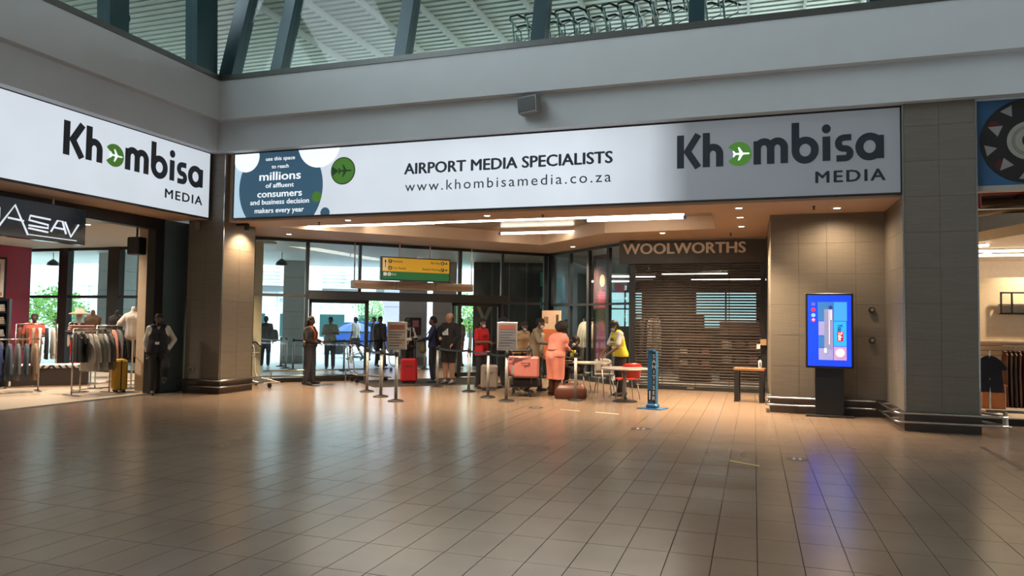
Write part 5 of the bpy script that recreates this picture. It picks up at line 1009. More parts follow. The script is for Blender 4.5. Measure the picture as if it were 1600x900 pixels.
# traveller with backpack
p, V, H = person('traveller in navy clothes with a dark backpack facing the official', -8.02, 17.62, RD(-70), 1.72, dict(ela=(.22, -.08, 1.15), wra=(.10, -.26, 1.12), elb=(-.22, -.08, 1.15), wrb=(-.10, -.28, 1.10)), 'mid', fab('blue_jacket', (.015, .022, .07)), 'long', fab('dark_navy_trousers', (.012, .016, .028)), 'long', (.05, .12, .16), 'short', nod=.35, mask=(.05, .06, .09))
b = MB(); cap(b, (0, .22, 1.12), (0, .23, 1.38), .15, .14); cap(b, (-.05, .24, 1.15), (.05, .24, 1.15), .15, .15); blob('backpack', b, fab('backpack', (.012, .014, .022)), p, .018, 4)
b = MB(); cap(b, (.10, -.26, 1.02), (.14, -.25, .86), .08, .10); blob('shoulder_bag', b, fab('olive_bag', (.13, .10, .05)), p, .016, 3); MB().tube([(.10, -.26, 1.1), (.15, -.05, 1.42), (-.05, .1, 1.4)], .012, 6).build('bag_strap', fab('olive_bag', (.13, .10, .05)), p)
# bald man in black jacket and shorts
p, V, H = person('bald man in a black sports jacket and black shorts beside the open doors', -7.48, 17.45, RD(-12), 1.82, dict(ela=(.29, .0, 1.16), wra=(.20, -.14, .98), elb=(-.26, -.06, 1.16), wrb=(-.12, -.22, 1.12)), 'light', BK, 'long', BK, 'short', (.10, .10, .11), 'none', nod=.25, look=-.75, build=1.22, untuck=.12)
for i in range(3): MB().poly([(-.10 + i * .062, 1.26), (-.055 + i * .062, 1.26), (-.085 + i * .062 + .02, 1.30 + .045 * (i + 1)), (-.125 + i * .062 + .02, 1.29 + .04 * (i + 1))], -.166, -.135).build('chest_stripe', M_WHITE, p)
# man in red t-shirt
p, V, H = person('man in a red t-shirt and white mask looking at his phone', -6.32, 16.75, RD(70), 1.68, dict(ela=(.23, -.02, 1.13), wra=(.06, -.24, 1.12), elb=(-.23, -.02, 1.13), wrb=(-.04, -.25, 1.14)), 'mid', fab('red_tshirt', (.62, .015, .02)), 'short', fab('dark_jeans', (.016, .016, .022)), 'long', (.04, .035, .03), 'short', nod=.12, mask=(.75, .73, .70), untuck=.1)
MB().box(-.035, .035, -.01, .0, 0, .14, .003).build('phone', M_BLACK, p).location = (.0, -.35, 1.12)
person('person in a black coat standing just right of the man in red', -5.88, 17.05, RD(-70), 1.66, dict(wra=(.10, -.22, 1.10), ela=(.23, -.04, 1.14)), 'dark', BK, 'long', BK, 'long', (.02, .02, .02), 'afro', nod=.2, mask=(.03, .03, .03))
person('person in a tan top partly hidden behind the grey-blue notice', -5.35, 16.75, RD(60), 1.64, dict(ela=(.25, -.06, 1.14), wra=(.12, -.26, 1.02)), 'mid', fab('tan_top', (.50, .33, .19)), 'long', fab('brown_trousers', (.05, .035, .03)), 'long', (.03, .03, .03), 'long', bend=.25, nod=.3, mask=(.5, .55, .6))
# man in grey blazer
p, V, H = person('man in an olive-grey blazer and white mask leaning over the luggage trolley', -4.86, 16.32, RD(88), 1.72, dict(ela=(.24, -.10, 1.10), wra=(.15, -.16, .86), elb=(-.22, -.20, 1.16), wrb=(-.10, -.40, 1.12), kna=(.10, -.06, .5), ana=(.11, -.12, .09), knb=(-.10, .03, .5), anb=(-.10, .12, .09)), 'mid', fab('olive_blazer', (.19, .155, .105)), 'long', BK, 'long', (.03, .025, .02), 'short', bend=.22, nod=.1, mask=(.7, .68, .65), untuck=.12, build=1.08)
b = MB(); cap(b, (0, -.11, 1.00), (0, -.20, 1.32), .075, .065); blob('shirt_front', b, fab('shirt_white', (.55, .52, .49)), p, .014, 3)
# woman in pink
p, V, H = person('woman in a fitted pink dress and brown boots bending over the table', -4.22, 15.85, RD(150), 1.62, dict(ela=(.27, -.12, 1.16), wra=(.16, -.36, 1.08), elb=(-.24, -.10, 1.15), wrb=(-.12, -.36, 1.06)), 'mid', fab('pink_knit', (.78, .27, .20)), 'long', fab('pink_knit', (.78, .27, .20)), 'skirt', (.10, .035, .02), 'afro', bend=.32, nod=.3, build=1.42)
for n in 'ab': b = MB(); cap(b, V['an' + n] + Vector((0, .0, -.02)), V['an' + n].lerp(V['kn' + n], .66), .062, .078); blob('boot', b, mat('brown_boot', (.09, .028, .015), .5), p, .014, 3)
MB().lathe([(.195, -.02), (.20, 0), (.195, .02)], (0, .0, 1.02), 20, 1, .78).build('belt', fab('pink_belt', (.60, .18, .14)), p, True)
# seated official
p, V, H = person('seated official in a black jacket with yellow vest and white mask at the table', -4.02, 16.98, RD(-35), 1.70, dict(pelvis=(0, .05, .54), waist=(0, .06, .68), chest=(0, .03, .88), neck=(0, .02, 1.04), head=(0, -.01, 1.17), sha=(.175, .03, .98), shb=(-.175, .03, .98), ela=(.25, -.06, .76), wra=(.14, -.28, .80), elb=(-.25, -.06, .76), wrb=(-.12, -.28, .80), hipa=(.09, .03, .53), hipb=(-.09, .03, .53), kna=(.12, -.38, .52), knb=(-.12, -.36, .52), ana=(.16, -.46, .09), anb=(-.2, -.50, .09)), 'dark', BK, 'long', BK, 'long', (.02, .02, .02), 'cap', nod=.1, mask=(.78, .75, .70))
b = MB(); cap(b, (-.045, -.085, .70), (-.055, -.075, .94), .045, .04); cap(b, (.045, -.085, .70), (.055, -.075, .94), .045, .04); blob('yellow_vest', b, fab('hivis_yellow', (.62, .52, .03)), p, .014, 3)
# official in yellow vest
p, V, H = person('official in a yellow reflective vest and black cap filling in forms at the table', -2.84, 16.36, RD(-52), 1.68, dict(ela=(.25, -.22, 1.10), wra=(.13, -.44, .92), elb=(-.22, -.22, 1.09), wrb=(-.06, -.47, .90)), 'mid', WH, 'short', BK, 'long', (.02, .02, .02), 'cap', bend=.24, nod=.25, vest=fab('hivis_yellow', (.62, .52, .03)), mask=(.5, .2, .22))
b = MB(); b.rings([[tuple(H(f, .085 * math.sin(a), u)) for a in [-1.2 + 2.4 * i / 8 for i in range(9)] for f in (.075 + .05 * math.cos(a),)] for u in (.04, -.12)], cap=False, closed=False); fixn(b.build('face_shield', glass('clear_visor', (.92, .95, .97), .6), p))
MB().box(-.05, .05, -.01, 0, 0, .06).build('name_badge', M_BLACK, p).location = (.02, -.235, 1.23)
for z in (1.08, 1.2): MB().lathe([(.152, -.014), (.154, 0), (.152, .014)], (0, -.03 - (z - .95) * .2, z), 20, 1.2, .95).build('silver_band', mat('reflective_band', (.6, .6, .5), .3), p, True)
# people outside and in the doorway
person('person in a pale green top standing outside behind the left door leaf', -13.1, 20.75, RD(25), 1.68, dict(ela=(.26, -.05, 1.16), wra=(.05, -.22, 1.2), elb=(-.25, -.05, 1.16), wrb=(-.05, -.22, 1.18)), 'dark', fab('pale_green_top', (.30, .36, .27)), 'short', fab('slate_trousers', (.05, .06, .08)), 'long', (.05, .06, .07), 'short', mask=(.1, .1, .1))
p, V, H = person('person in dark clothes with a bag outside at the far left of the glazing', -15.75, 20.95, RD(-150), 1.68, {}, 'dark', BK, 'long', NV, 'long', (.02, .02, .02), 'short')
b = MB(); cap(b, (-.30, .05, .95), (-.30, .05, 1.15), .13, .11); blob('shoulder_bag', b, fab('black_bag', (.015, .015, .018)), p, .02, 3)
person('person in a white shirt and dark shorts walking beside the blue sunshade outside', -14.9, 25.4, RD(-100), 1.7, dict(kna=(.1, -.16, .52), ana=(.1, -.18, .1), knb=(-.1, .06, .5), anb=(-.1, .3, .16)), 'dark', WH, 'short', BK, 'short', (.05, .05, .05), 'short')
person('person in dark blue walking just right of the blue sunshade outside', -14.2, 25.6, RD(-80), 1.72, dict(kna=(.1, -.12, .52), ana=(.1, -.16, .1), knb=(-.1, .04, .5), anb=(-.1, .25, .14)), 'mid', NV, 'long', fab('slate_trousers', (.05, .06, .08)), 'long', (.03, .03, .03), 'short')
person('person in a grey top standing outside to the left of the grey pillars', -12.35, 22.7, RD(60), 1.72, dict(kna=(.1, -.1, .5), ana=(.1, -.16, .09)), 'mid', fab('grey_top', (.11, .12, .14)), 'short', GY, 'long', (.03, .03, .03), 'short')
person('person in a striped shirt and pink shorts outside past the bald man', -9.85, 23.9, RD(-30), 1.72, {}, 'mid', fab('grey_stripe', (.18, .18, .22)), 'short', fab('pink_shorts', (.45, .25, .23)), 'short', (.05, .05, .05), 'short')
person('distant pedestrian in a pink top outside the left glazing', -21.0, 30.5, RD(30), 1.7, {}, 'mid', fab('pink_top', (.55, .30, .33)), 'short', NV, 'long', (.03, .03, .03), 'short', vox=.02)
p, V, H = person('shopper in a red top among the racks of the left shop', -17.6, 14.0, RD(50), 1.66, dict(ela=(.25, -.08, 1.14), wra=(.1, -.26, 1.1)), 'dark', fab('coral_top', (.55, .10, .06)), 'short', BK, 'long', (.03, .03, .03), 'bun')
# ---------------------------------------------------------------- CLOTHES AND SHOP FITTINGS
ORD = ['first', 'second', 'third', 'fourth', 'fifth', 'sixth', 'seventh', 'eighth', 'ninth', 'tenth', 'eleventh', 'twelfth']
def garment_bm(L, hw, sl, th, seed):
    """hanging jacket or shirt, plane in yz, rail along x; top of the shoulders at z=0"""
    r = random.Random(seed); b = MB()
    def half(s, k): 
        P = [(.05, .03), (.10, .01), (hw * .85, -.05), (hw, -.09)]
        if sl > .3: P += [(hw + .06, -.30), (hw + .08, -sl), (hw + .0, -sl - .01), (hw - .03, -.30)]
        elif sl > .1: P += [(hw + .07, -sl - .03), (hw + .02, -sl - .07), (hw - .02, -sl - .02)]
        P += [(hw - .01, -.34), (hw + .0, -L * .7), (hw + .02, -L)]
        return [(s * y * k, z * (1 if k == 1 else .985)) for y, z in P]
    def ring(x, k): 
        a = half(1, k); c = half(-1, k)[::-1]; bot = [(hw * .5, -L - r.uniform(-.01, .015)), (0, -L + r.uniform(-.01, .015)), (-hw * .5, -L - r.uniform(-.01, .015))]
        return [(x + (r.uniform(-.008, .008)), y, z) for y, z in a + bot + c]
    b.rings([ring(-th, .90), ring(-th * .6, 1), ring(th * .6, 1), ring(th, .90)]); return b
def hanger(parent, m_=None):
    b = MB(); b.tube([(0, -.17, -.055), (0, -.05, .01), (0, 0, .03), (0, .05, .01), (0, .17, -.055)], .008, 6); b.tube([(0, 0, .03), (0, 0, .08), (0, .025, .10), (0, .0, .125), (0, -.02, .11)], .004, 5); b.build('hanger', m_ or mat('wood_hanger', (.45, .24, .10), .5), parent)
gm_cache = {}
def garment(kind, label, parentless_loc, rz, m_, group, var=0):
    L, hw, sl, th = {'jacket': (.74, .21, .60, .030), 'shirt': (.74, .20, .56, .020), 'tee': (.62, .20, .16, .016), 'long': (1.0, .17, .0, .025), 'short': (.55, .19, .0, .018), 'trousers': (1.05, .10, .0, .022)}[kind]
    key = (kind, var)
    t = thing({'jacket': 'hanging_jacket', 'shirt': 'hanging_shirt', 'tee': 'hanging_tshirt', 'long': 'hanging_dress', 'short': 'hanging_blouse', 'trousers': 'hanging_trousers'}[kind], label, {'jacket': 'jacket', 'shirt': 'shirt', 'tee': 'shirt', 'long': 'dress', 'short': 'top', 'trousers': 'trousers'}[kind], parentless_loc, rz, group)
    o = garment_bm(L, hw, sl, th, hash(key) % 97 if False else len(kind) * 7 + var).build('cloth', m_, t); autosm(fixn(o), 50); hanger(t)
    MB().poly([(-.05, .03), (0, -.06), (.05, .03)], -.004, .004).build('collar', m_, t).rotation_euler = (0, 0, PI / 2)
    return t
def rack(label, x, y, rz, L, zt, items, word, group):
    """items: list of (kind, colour name, rgb)"""
    t = thing('clothes_rack', label, 'clothes rack', (x, y, 0), rz); c_, s_ = math.cos(rz), math.sin(rz)
    MB().tube([(-L / 2, 0, zt), (L / 2, 0, zt)], .014, 8).build('rail', M_CHROME, t, True)
    for s in (-1, 1):
        MB().tube([(s * L / 2, 0, 0.02), (s * L / 2, 0, zt)], .016, 8).build('upright', M_CHROME, t, True); MB().box(s * L / 2 - .03, s * L / 2 + .03, -.26, .26, 0, .025).build('foot', M_CHROME, t)
    MB().tube([(-L / 2, 0, .12), (L / 2, 0, .12)], .012, 6).build('stretcher', M_CHROME, t, True)
    n = len(items)
    for i, (kd, cn, rgb) in enumerate(items):
        u = -L / 2 + .08 + (L - .16) * i / max(1, n - 1)
        garment(kd, '%s, %s along the %s' % (cn + ' ' + {'jacket': 'jacket', 'shirt': 'shirt', 'tee': 't-shirt', 'long': 'dress', 'short': 'top', 'trousers': 'trousers'}[kd], ORD[i], word), (x + u * c_, y + u * s_, zt - .125), rz + RD(random.uniform(-5, 5)), fab('cloth_' + cn.replace(' ', '_').replace('-', '_'), rgb), group, i)
Nv, Bl, Gb, Gr, Tn = ('navy', (.016, .02, .05)), ('royal blue', (.018, .03, .12)), ('blue-grey', (.06, .08, .11)), ('grey', (.13, .13, .135)), ('tan', (.30, .20, .13))
Br, Wh, Bk, Cr, Pk, Gn = ('brown', (.075, .022, .01)), ('white', (.60, .55, .50)), ('black', (.012, .012, .014)), ('cream', (.50, .42, .34)), ('salmon', (.55, .25, .18)), ('grey-green', (.26, .28, .22))
def it(k, *cs): return [(k,) + c for c in cs]
rack('low rack of navy and grey suit jackets at the left edge', -14.95, 11.25, RD(62), 1.25, 1.12, it('jacket', Nv, Nv, Bl, Bl, Gb, Gr, Gb, Tn), 'navy suit rack', 'jackets on the navy suit rack')
rack('rack of brown and white garments in the middle of the left shop', -16.75, 13.4, RD(55), .85, 1.42, it('jacket', Br, Br, Tn, Wh, Bk, Wh), 'brown and white rack', 'garments on the brown and white rack')
rack('front rack of white shirts and dark tops near the left shop entrance', -13.15, 11.78, RD(82), .82, 1.36, it('short', Bk, Bk) + it('shirt', Wh, Wh, Gn, Wh, Gr), 'front shirt rack', 'garments on the front shirt rack')
rack('rack of dark jackets beside the yellow suitcase', -14.0, 13.2, RD(78), .95, 1.42, it('jacket', Bk, Bk, Pk, Gr, Bk, Gr, Bk), 'dark jacket rack', 'jackets on the dark jacket rack')
# shelf unit at the left edge
su = thing('shelf_unit', 'tall black shelf unit of folded clothes at the left edge', 'shelf', (-16.15, 11.75, 0), RD(46))
for z in (.55, .85, 1.12, 1.40, 1.68, 1.95): MB().box(-.55, .38, -.2, .2, z, z + .03).build('shelf_board', M_BLACK, su)
for sx in (-.55, .38): MB().box(sx - .02, sx + .02, -.2, .2, 0, 2.0).build('side_panel', M_BLACK, su)
MB().box(-.55, .38, .18, .2, 0, 2.0).build('back_panel', M_DARK, su)
cols = [('black', (.015, .015, .017)), ('white', (.6, .57, .52)), ('grey', (.2, .2, .21)), ('cream', (.5, .42, .34))]
cR, sR = math.cos(RD(46)), math.sin(RD(46))
def folded(label, loc, rz, m_, n=3, w_=.32, d_=.26, group='folded clothes piles'):
    t = thing('folded_clothes', label, 'folded clothes', loc, rz, group)
    for k in range(n): MB().box(-w_ / 2 + k * .004, w_ / 2 - k * .006, -d_ / 2, d_ / 2 - k * .005, k * .04, k * .04 + .038, .014).build('folded_item', m_ if not isinstance(m_, list) else m_[k % len(m_)], t)
for r_i, z in enumerate((.58, .88, 1.15, 1.43, 1.71)):
    for c_i, u in enumerate((-.34, .16)):
        cn, rgb = cols[(r_i * 2 + c_i) % 4]; folded('%s folded clothes, %s shelf up, %s side of the tall black shelf unit' % (cn, ORD[r_i], ('left', 'right')[c_i]), (-16.15 + u * cR, 11.75 + u * sR, z), RD(46), fab('fold_' + cn, rgb), 4)
po = thing('poster_frame', 'framed fashion poster on top of the tall black shelf unit', 'poster', (-16.15 + .1 * cR, 11.75 + .1 * sR, 1.98), RD(56)); MB().box(-.32, .20, -.03, .03, 0, .95, .008).build('frame', M_BLACK, po); ps_ = MB().box(-.27, .15, -.036, -.03, .05, .90).build('print', mat('poster_paper', (.72, .66, .62), .5), po)
for x0, x1, z0, z1, c in ((-.22, -.10, .12, .75, (.5, .16, .13)), (-.05, .08, .15, .8, (.35, .3, .3)), (-.25, .12, .08, .16, (.45, .2, .1))): MB().box(x0, x1, -.039, -.036, z0, z1).build('print_shape', mat('poster_tone_%.2f' % c[0], c, .6), ps_)
# zebra-topped display table
zt = thing('display_bench', 'low dark bench with a zebra-striped cloth on top', 'bench', (-15.55, 12.85, 0), RD(46)); MB().box(-.75, .75, -.3, .3, .03, .42, .01).build('body', mat('dark_brown_bench', (.03, .02, .016), .5), zt); MB().box(-.8, .8, -.34, .34, 0, .03).build('plinth', mat('wood_plinth', (.3, .16, .1), .5), zt)
zc = MB().box(-.77, .77, -.32, .32, .42, .50, .02).build('cloth', WH, zt)
for k in range(11):
    x = -.72 + k * .13; sgn = 1 if k < 6 else -1
    MB().poly([(x, .42), (x + .05, .42), (x + .05 + .05 * sgn, .495), (x + .05 * sgn, .495)], -.327, -.32).build('zebra_stripe', BK, zc)
# display stand with folded clothes
ds = thing('display_stand', 'small steel display stand of folded clothes by the rear glazing', 'display stand', (-16.6, 14.9, 0), RD(46))
for z in (.45, .75, 1.02): MB().box(-.45, .45, -.22, .22, z, z + .02).build('shelf_board', M_CHROME, ds)
for sx in (-.44, .44):
    for sy in (-.2, .2): MB().cone((sx, sy, 0), (sx, sy, 1.04), .012, .012, 6).build('leg', M_CHROME, ds)
for i, (z, cn, rgb) in enumerate(((.47, 'blue', (.05, .08, .25)), (.47, 'maroon', (.2, .03, .06)), (.77, 'dark', (.03, .03, .035)), (.77, 'white', (.6, .57, .52)), (1.04, 'cream', (.5, .42, .34)), (1.04, 'olive', (.14, .12, .06)))):
    u = -.22 if i % 2 == 0 else .22; folded('%s folded clothes on the small steel display stand' % cn, (-16.6 + u * cR, 14.9 + u * sR, z), RD(46), fab('fold_' + cn, rgb), 3, .34, .3)
def mannequin(label, x, y, rz, h, top, bottom, hat=None, skin=(.5, .42, .36), zb=0.0):
    t = thing('mannequin', label, 'mannequin', (x, y, zb), rz); b = MB(); k = h / 1.7
    for s in (-1, 1): cap(b, Vector((s * .09, 0, .92)) * k, Vector((s * .09, 0, .5)) * k, .085 * k, .055 * k); cap(b, Vector((s * .09, 0, .5)) * k, Vector((s * .09, .02, .06)) * k, .055 * k, .035 * k); cap(b, Vector((s * .175, 0, 1.38)) * k, Vector((s * .22, .02, 1.1)) * k, .05 * k, .038 * k); cap(b, Vector((s * .22, .02, 1.1)) * k, Vector((s * .22, -.04, .85)) * k, .038 * k, .024 * k); cap(b, Vector((s * .175, 0, 1.38)) * k, Vector((0, 0, 1.4)) * k, .05 * k, .055 * k)
    for a, r in ((.95, .11), (1.1, .10), (1.28, .115)): cap(b, Vector((-.07, 0, a)) * k, Vector((.07, 0, a)) * k, r * k, r * k)
    cap(b, Vector((0, 0, .95)) * k, Vector((0, 0, 1.3)) * k, .11 * k, .11 * k); cap(b, Vector((0, 0, 1.4)) * k, Vector((0, -.01, 1.54)) * k, .05 * k, .05 * k); b.ball(Vector((0, -.01, 1.6)) * k, (.075 * k, .09 * k, .115 * k), 14, 10)
    blob('figure', b, mat('mannequin_%.2f' % skin[0], skin, .35), t, .016, 3)
    b = MB()
    for a, r in ((1.0, .125), (1.1, .118), (1.28, .130)): cap(b, Vector((-.07, 0, a)) * k, Vector((.07, 0, a)) * k, r * k, r * k)
    cap(b, Vector((0, 0, 1.0)) * k, Vector((0, 0, 1.3)) * k, .125 * k, .125 * k)
    for s in (-1, 1): cap(b, Vector((s * .175, 0, 1.38)) * k, Vector((s * .21, .01, 1.18)) * k, .064 * k, .06 * k); cap(b, Vector((s * .175, 0, 1.37)) * k, Vector((0, 0, 1.37)) * k, .062 * k, .07 * k)
    blob('top', b, top, t, .017, 3)
    if bottom:
        b = MB()
        for s in (-1, 1): cap(b, Vector((s * .08, 0, .95)) * k, Vector((s * .09, 0, .5)) * k, .115 * k, .08 * k); cap(b, Vector((s * .09, 0, .5)) * k, Vector((s * .09, .02, .12)) * k, .08 * k, .075 * k)
        blob('trousers', b, bottom, t, .017, 3)
    if hat: MB().lathe([(.02, .13), (.09, .12), (.11, .04), (.24, .0), (.25, -.03), (.23, -.03), (.1, .02)], (0, 0, 1.66 * k), 22).build('hat', hat, t, True)
    MB().lathe([(.18, 0), (.18, .015), (.02, .02)], n=20).build('base', M_CHROME, t); MB().cone((0, .06, .02), (0, .06, .6), .012, .012, 6).build('support_rod', M_CHROME, t)
    return t
def dots_mat():
    m = bpy.data.materials.new('polka_dot_fabric'); m.use_nodes = True; t = m.node_tree; b = t.nodes['Principled BSDF']; v = t.nodes.new('ShaderNodeTexVoronoi'); v.inputs['Scale'].default_value = 9; v.inputs['Randomness'].default_value = .1
    tc = t.nodes.new('ShaderNodeTexCoord'); r = t.nodes.new('ShaderNodeValToRGB'); r.color_ramp.interpolation = 'CONSTANT'; r.color_ramp.elements[0].color = (.65, .62, .58, 1); r.color_ramp.elements[1].color = (.012, .012, .014, 1); r.color_ramp.elements[1].position = .46
    t.links.new(tc.outputs['Object'], v.inputs['Vector']); t.links.new(v.outputs['Distance'], r.inputs[0]); t.links.new(r.outputs[0], b.inputs['Base Color']); b.inputs['Roughness'].default_value = .8; return m
mannequin('mannequin in a polka-dot top, red trousers and a pale pink sun hat', -16.25, 14.15, RD(40), 1.74, dots_mat(), fab('scarlet', (.55, .01, .015)), mat('pink_straw', (.60, .27, .22), .7))
def bust(label, x, y, rz, zc, m_, sleeve=False, name='dress_form', hw=.18):
    t = thing(name, label, 'dress form', (x, y, 0), rz); b = MB()
    for s in (-1, 1): cap(b, (s * .075, 0, zc - .30), (s * .06, 0, zc - .08), .095, .088); cap(b, (s * .06, 0, zc - .08), (s * .075, 0, zc + .10), .088, .10)
    cap(b, (0, 0, zc - .30), (0, 0, zc + .12), .10, .10)
    for s in (-1, 1):
        cap(b, (s * .135, 0, zc + .155), (0, 0, zc + .215), .055, .06); cap(b, (s * .135, 0, zc + .155), (s * .09, 0, zc + .05), .055, .09)
        if sleeve: cap(b, (s * .14, 0, zc + .15), (s * .25, -.02, zc - .02), .06, .075)
    cap(b, (0, 0, zc + .22), (0, 0, zc + .32), .055, .05); blob('torso', b, m_, t, .017, 3)
    MB().cone((0, 0, .02), (0, 0, zc - .3), .018, .018, 8).build('pole', M_CHROME, t); MB().lathe([(.2, 0), (.2, .02), (.02, .04)], n=20).build('base', M_CHROME, t)
bust('brown dress form behind the front shirt rack', -15.2, 13.6, RD(40), 1.42, fab('form_brown', (.07, .035, .02)))
bust('white polo shirt on a dress form by the beige wall', -13.36, 13.02, RD(40), 1.50, fab('polo_white', (.58, .52, .48)), True)
bust('black dress form behind the dark jacket rack', -15.2, 14.3, RD(40), 1.42, BK)
b = thing('folded_shirt_stand', 'stack of salmon folded shirts on the front rack shelf', 'folded clothes', (-13.7, 12.0, 1.30), RD(60)); MB().box(-.3, .3, -.12, .12, 0, .02).build('shelf_board', M_CHROME, b); MB().cone((0, 0, -1.3), (0, 0, 0), .015, .015, 8).build('post', M_CHROME, b); MB().lathe([(.18, -1.3), (.18, -1.28), (.02, -1.27)], n=16).build('base', M_CHROME, b)
for k in range(3): MB().box(-.26 + k * .01, .26 - k * .02, -.11, .10, .02 + k * .04, .058 + k * .04, .014).build('folded_item', fab('cloth_salmon', (.55, .25, .18)), b)

# right shop
sw = thing('slatwall', 'cream slatwall fixture in the right clothes shop', 'display wall', (4.25, 16.6, .12), 0)
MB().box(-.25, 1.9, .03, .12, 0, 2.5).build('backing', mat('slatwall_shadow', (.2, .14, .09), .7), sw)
for k in range(13): MB().box(-.25, 1.9, 0, .03, .03 + k * .095, .03 + k * .095 + .083).build('slat', mat('cream_slat', (.66, .52, .36), .5), sw)
MB().box(-.25, 1.9, 0.0, .03, 1.27, 2.5).build('upper_panel', _m['cream_slat'], sw); MB().box(-.25, 1.9, -.32, .03, 1.24, 1.27).build('shelf_board', _m['cream_slat'], sw)
MB().tube([(.28, -.28, 1.17), (.85, -.28, 1.17)], .012, 8).build('hang_rail', M_CHROME, sw)
for x in (.28, .85): MB().tube([(x, -.28, 1.17), (x, .02, 1.17)], .01, 6).build('rail_arm', M_CHROME, sw)
fr = thing('wall_shelf', 'black wire-frame box shelf on the cream wall of the right shop', 'shelf', (4.75, 16.45, 1.90), 0)
for (x0, x1, y0, y1, z0, z1) in ((-.2, 1.2, 0, .025, 0, .03), (-.2, 1.2, 0, .025, .40, .43), (-.2, -.17, 0, .025, 0, .43), (-.02, .01, 0, .025, 0, .43), (.50, .53, 0, .025, 0, .43), (-.2, 1.2, 0, .14, .18, .195), (-.2, 1.2, .0, .14, 0, .015)): MB().box(x0, x1, y0, y1, z0, z1).build('bar', M_BLACK, fr)
for i in range(7): garment('trousers', 'dark brown and black trousers, %s along the slatwall rail' % ORD[i], (4.57 + i * .075, 16.32, 1.165), RD(3), fab('trouser_%d' % (i % 3), [(.075, .024, .012), (.035, .014, .01), (.015, .012, .012)][i % 3]), 'trousers on the slatwall rail', i)
tee = garment('tee', 'navy t-shirt hanging beside the right column in the right shop', (4.02, 15.2, 1.10), RD(75), fab('navy_tee', (.012, .018, .035)), None, 3)
st_ = thing('display_stand', 'slim steel stand holding the navy t-shirt', 'display stand', (4.02, 15.2, .12), 0); MB().cone((0, 0, 0), (0, 0, 1.1), .012, .012, 8).build('pole', M_CHROME, st_); MB().lathe([(.16, 0), (.16, .015), (.02, .02)], n=18).build('base', M_CHROME, st_)
bx = thing('display_box', 'orange-brown display box on the right shop floor behind the t-shirt', 'box', (4.25, 16.0, .12), 0); MB().box(-.18, .2, -.15, .15, 0, .42, .01).build('box', mat('orange_brown_box', (.36, .13, .04), .5), bx); MB().box(-.2, .22, -.17, .17, .42, .45).build('lid', mat('orange_brown_lid', (.30, .10, .03), .5), bx)
sx_ = thing('folded_display', 'black display rack of folded clothes against the right shop side wall', 'shelf', (3.95, 17.6, .12), 0)
for z in (1.05, 1.35, 1.65): MB().box(-.25, .3, -.2, .2, z, z + .2, .02).build('folded_item', fab('display_black', (.02, .018, .018)), sx_); MB().box(-.27, .32, -.22, .22, z - .03, z).build('shelf_board', M_DARK, sx_)
MB().box(-.27, .32, .2, .22, 0, 1.9).build('back_panel', M_DARK, sx_)
gr_ = thing('guard_rail', 'dark steel guard rail with a post at the right shop edge', 'rail', (3.95, 14.12, 0), 0); MB().tube([(-.28, 0, .25), (2.5, 0.05, .26)], .025, 8).build('bar', mpole, gr_, True); MB().lathe([(.09, 0), (.09, .012), (.04, .02), (.035, .25)], n=14).build('post', mpole, gr_, True)

# behind the angled shop window and the shutter
pw = thing('window_poster', 'tall poster of a figure in a maroon dress in the angled shop window', 'poster', (-5.95 + 2.30 * R2 + .08, 21.62 - 2.30 * R2 + .08, 0), -PI / 4)
MB().box(-.03, .78, 0, .02, .15, 3.5).build('sheet', mat('dark_poster', (.10, .05, .06), .5), pw); mmr = mat('maroon_dress_print', (.30, .05, .09), .6, var=.25, scale=12); msk = mat('skin_print', (.55, .32, .22), .6)
fixn(MB().poly([(.10, .2), (.66, .2), (.60, 1.2), (.52, 1.75), (.56, 2.45), (.30, 2.55), (.22, 2.4), (.24, 1.7), (.14, 1.1)], -.006, 0).build('dress_print', mmr, pw)); disc(.42, 2.78, .13, -.006, 'face_print', msk, pw, 20, None, .006, .17); disc(.42, 2.92, .22, -.004, 'hair_print', mat('hair_print', (.06, .02, .02), .6), pw, 24, None, .004, .2); fixn(MB().poly([(.60, .3), (.76, .3), (.76, 2.2), (.66, 2.3)], -.007, 0).build('arm_print', msk, pw))
ib = thing('information_board', 'cream and orange information board in front of the angled shop window', 'notice', (-5.55, 20.35, 0), RD(-20))
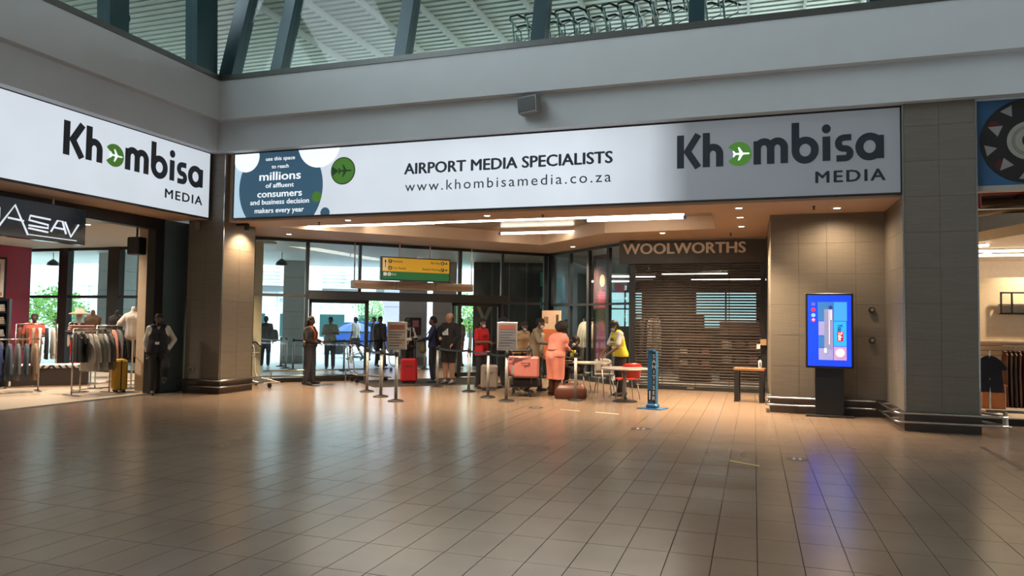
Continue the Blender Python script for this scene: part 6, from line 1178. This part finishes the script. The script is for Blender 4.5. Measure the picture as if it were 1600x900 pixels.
MB().box(-.33, .33, 0, .03, 1.42, 1.96).build('cream_panel', mat('cream_board', (.62, .45, .33), .5), ib); MB().box(-.33, .33, 0, .03, .55, 1.42).build('orange_panel', mat('orange_board', (.52, .14, .05), .5), ib); MB().box(-.26, -.1, -.004, 0, 1.6, 1.78).build('print_block', mat('brown_print', (.25, .14, .09), .6), ib); MB().box(.17, .26, -.004, 0, 1.56, 1.84).build('print_block', mat('dark_print', (.08, .05, .04), .6), ib); MB().box(-.05, .30, -.004, 0, .62, 1.15).build('blue_print', mat('blue_print', (.10, .16, .28), .6), ib)
for s in (-.28, .28): MB().box(s - .02, s + .02, .03, .06, 0, 1.9).build('leg', M_DARK, ib); MB().box(s - .03, s + .03, -.15, .2, 0, .02).build('foot', M_DARK, ib)
rack('rack of cream tops behind the angled shop window', -4.55, 21.35, RD(-45), 1.0, 1.75, it('shirt', Cr, Cr, Cr, Tn, Cr, Cr), 'cream window rack', 'garments on the cream window rack')
rack('rack of dark dresses behind the last pane beside the shutter', -2.75, 19.9, RD(-40), .9, 1.85, it('long', Bk, Bk, Gr, Bk) + it('long', Wh, Cr), 'dark dress rack', 'garments on the dark dress rack')
for i, (x, y, w_, h_, c) in enumerate(((-1.6, 21.5, .9, 1.35, (.10, .05, .03)), (-.4, 22.2, 1.1, 1.7, (.16, .10, .07)), (.9, 21.2, .8, 1.2, (.12, .06, .05)), (-2.0, 24.2, 1.0, 1.9, (.25, .2, .16)), (.7, 24.5, 1.3, 2.1, (.2, .05, .05)))):
    t = thing('shop_gondola', ('brown display unit behind the shutter on the left', 'tan display unit in the middle behind the shutter', 'brown display unit behind the shutter on the right', 'pale display unit deep behind the shutter', 'dark red display unit deep behind the shutter')[i], 'display unit', (x, y, 0), .1 * i); m_ = mat('gondola_%d' % i, c, .5)
    MB().box(-w_ / 2, w_ / 2, -.02, .02, 0, h_).build('back_panel', m_, t)
    for k in range(4): MB().box(-w_ / 2, w_ / 2, -.3, .3, .05 + k * h_ / 4, .08 + k * h_ / 4).build('shelf_board', m_, t)
    for k in range(6): MB().box(-w_ / 2 + .05 + (k % 3) * w_ / 3, -w_ / 2 + .05 + (k % 3) * w_ / 3 + w_ * .24, -.26, -.05, .08 + (1 + k // 3) * h_ / 4, .08 + (1 + k // 3) * h_ / 4 + .2, .01).build('stock', fab('stock_%d' % (k % 3), [(.4, .33, .27), (.1, .06, .05), (.3, .12, .1)][k % 3]), t)
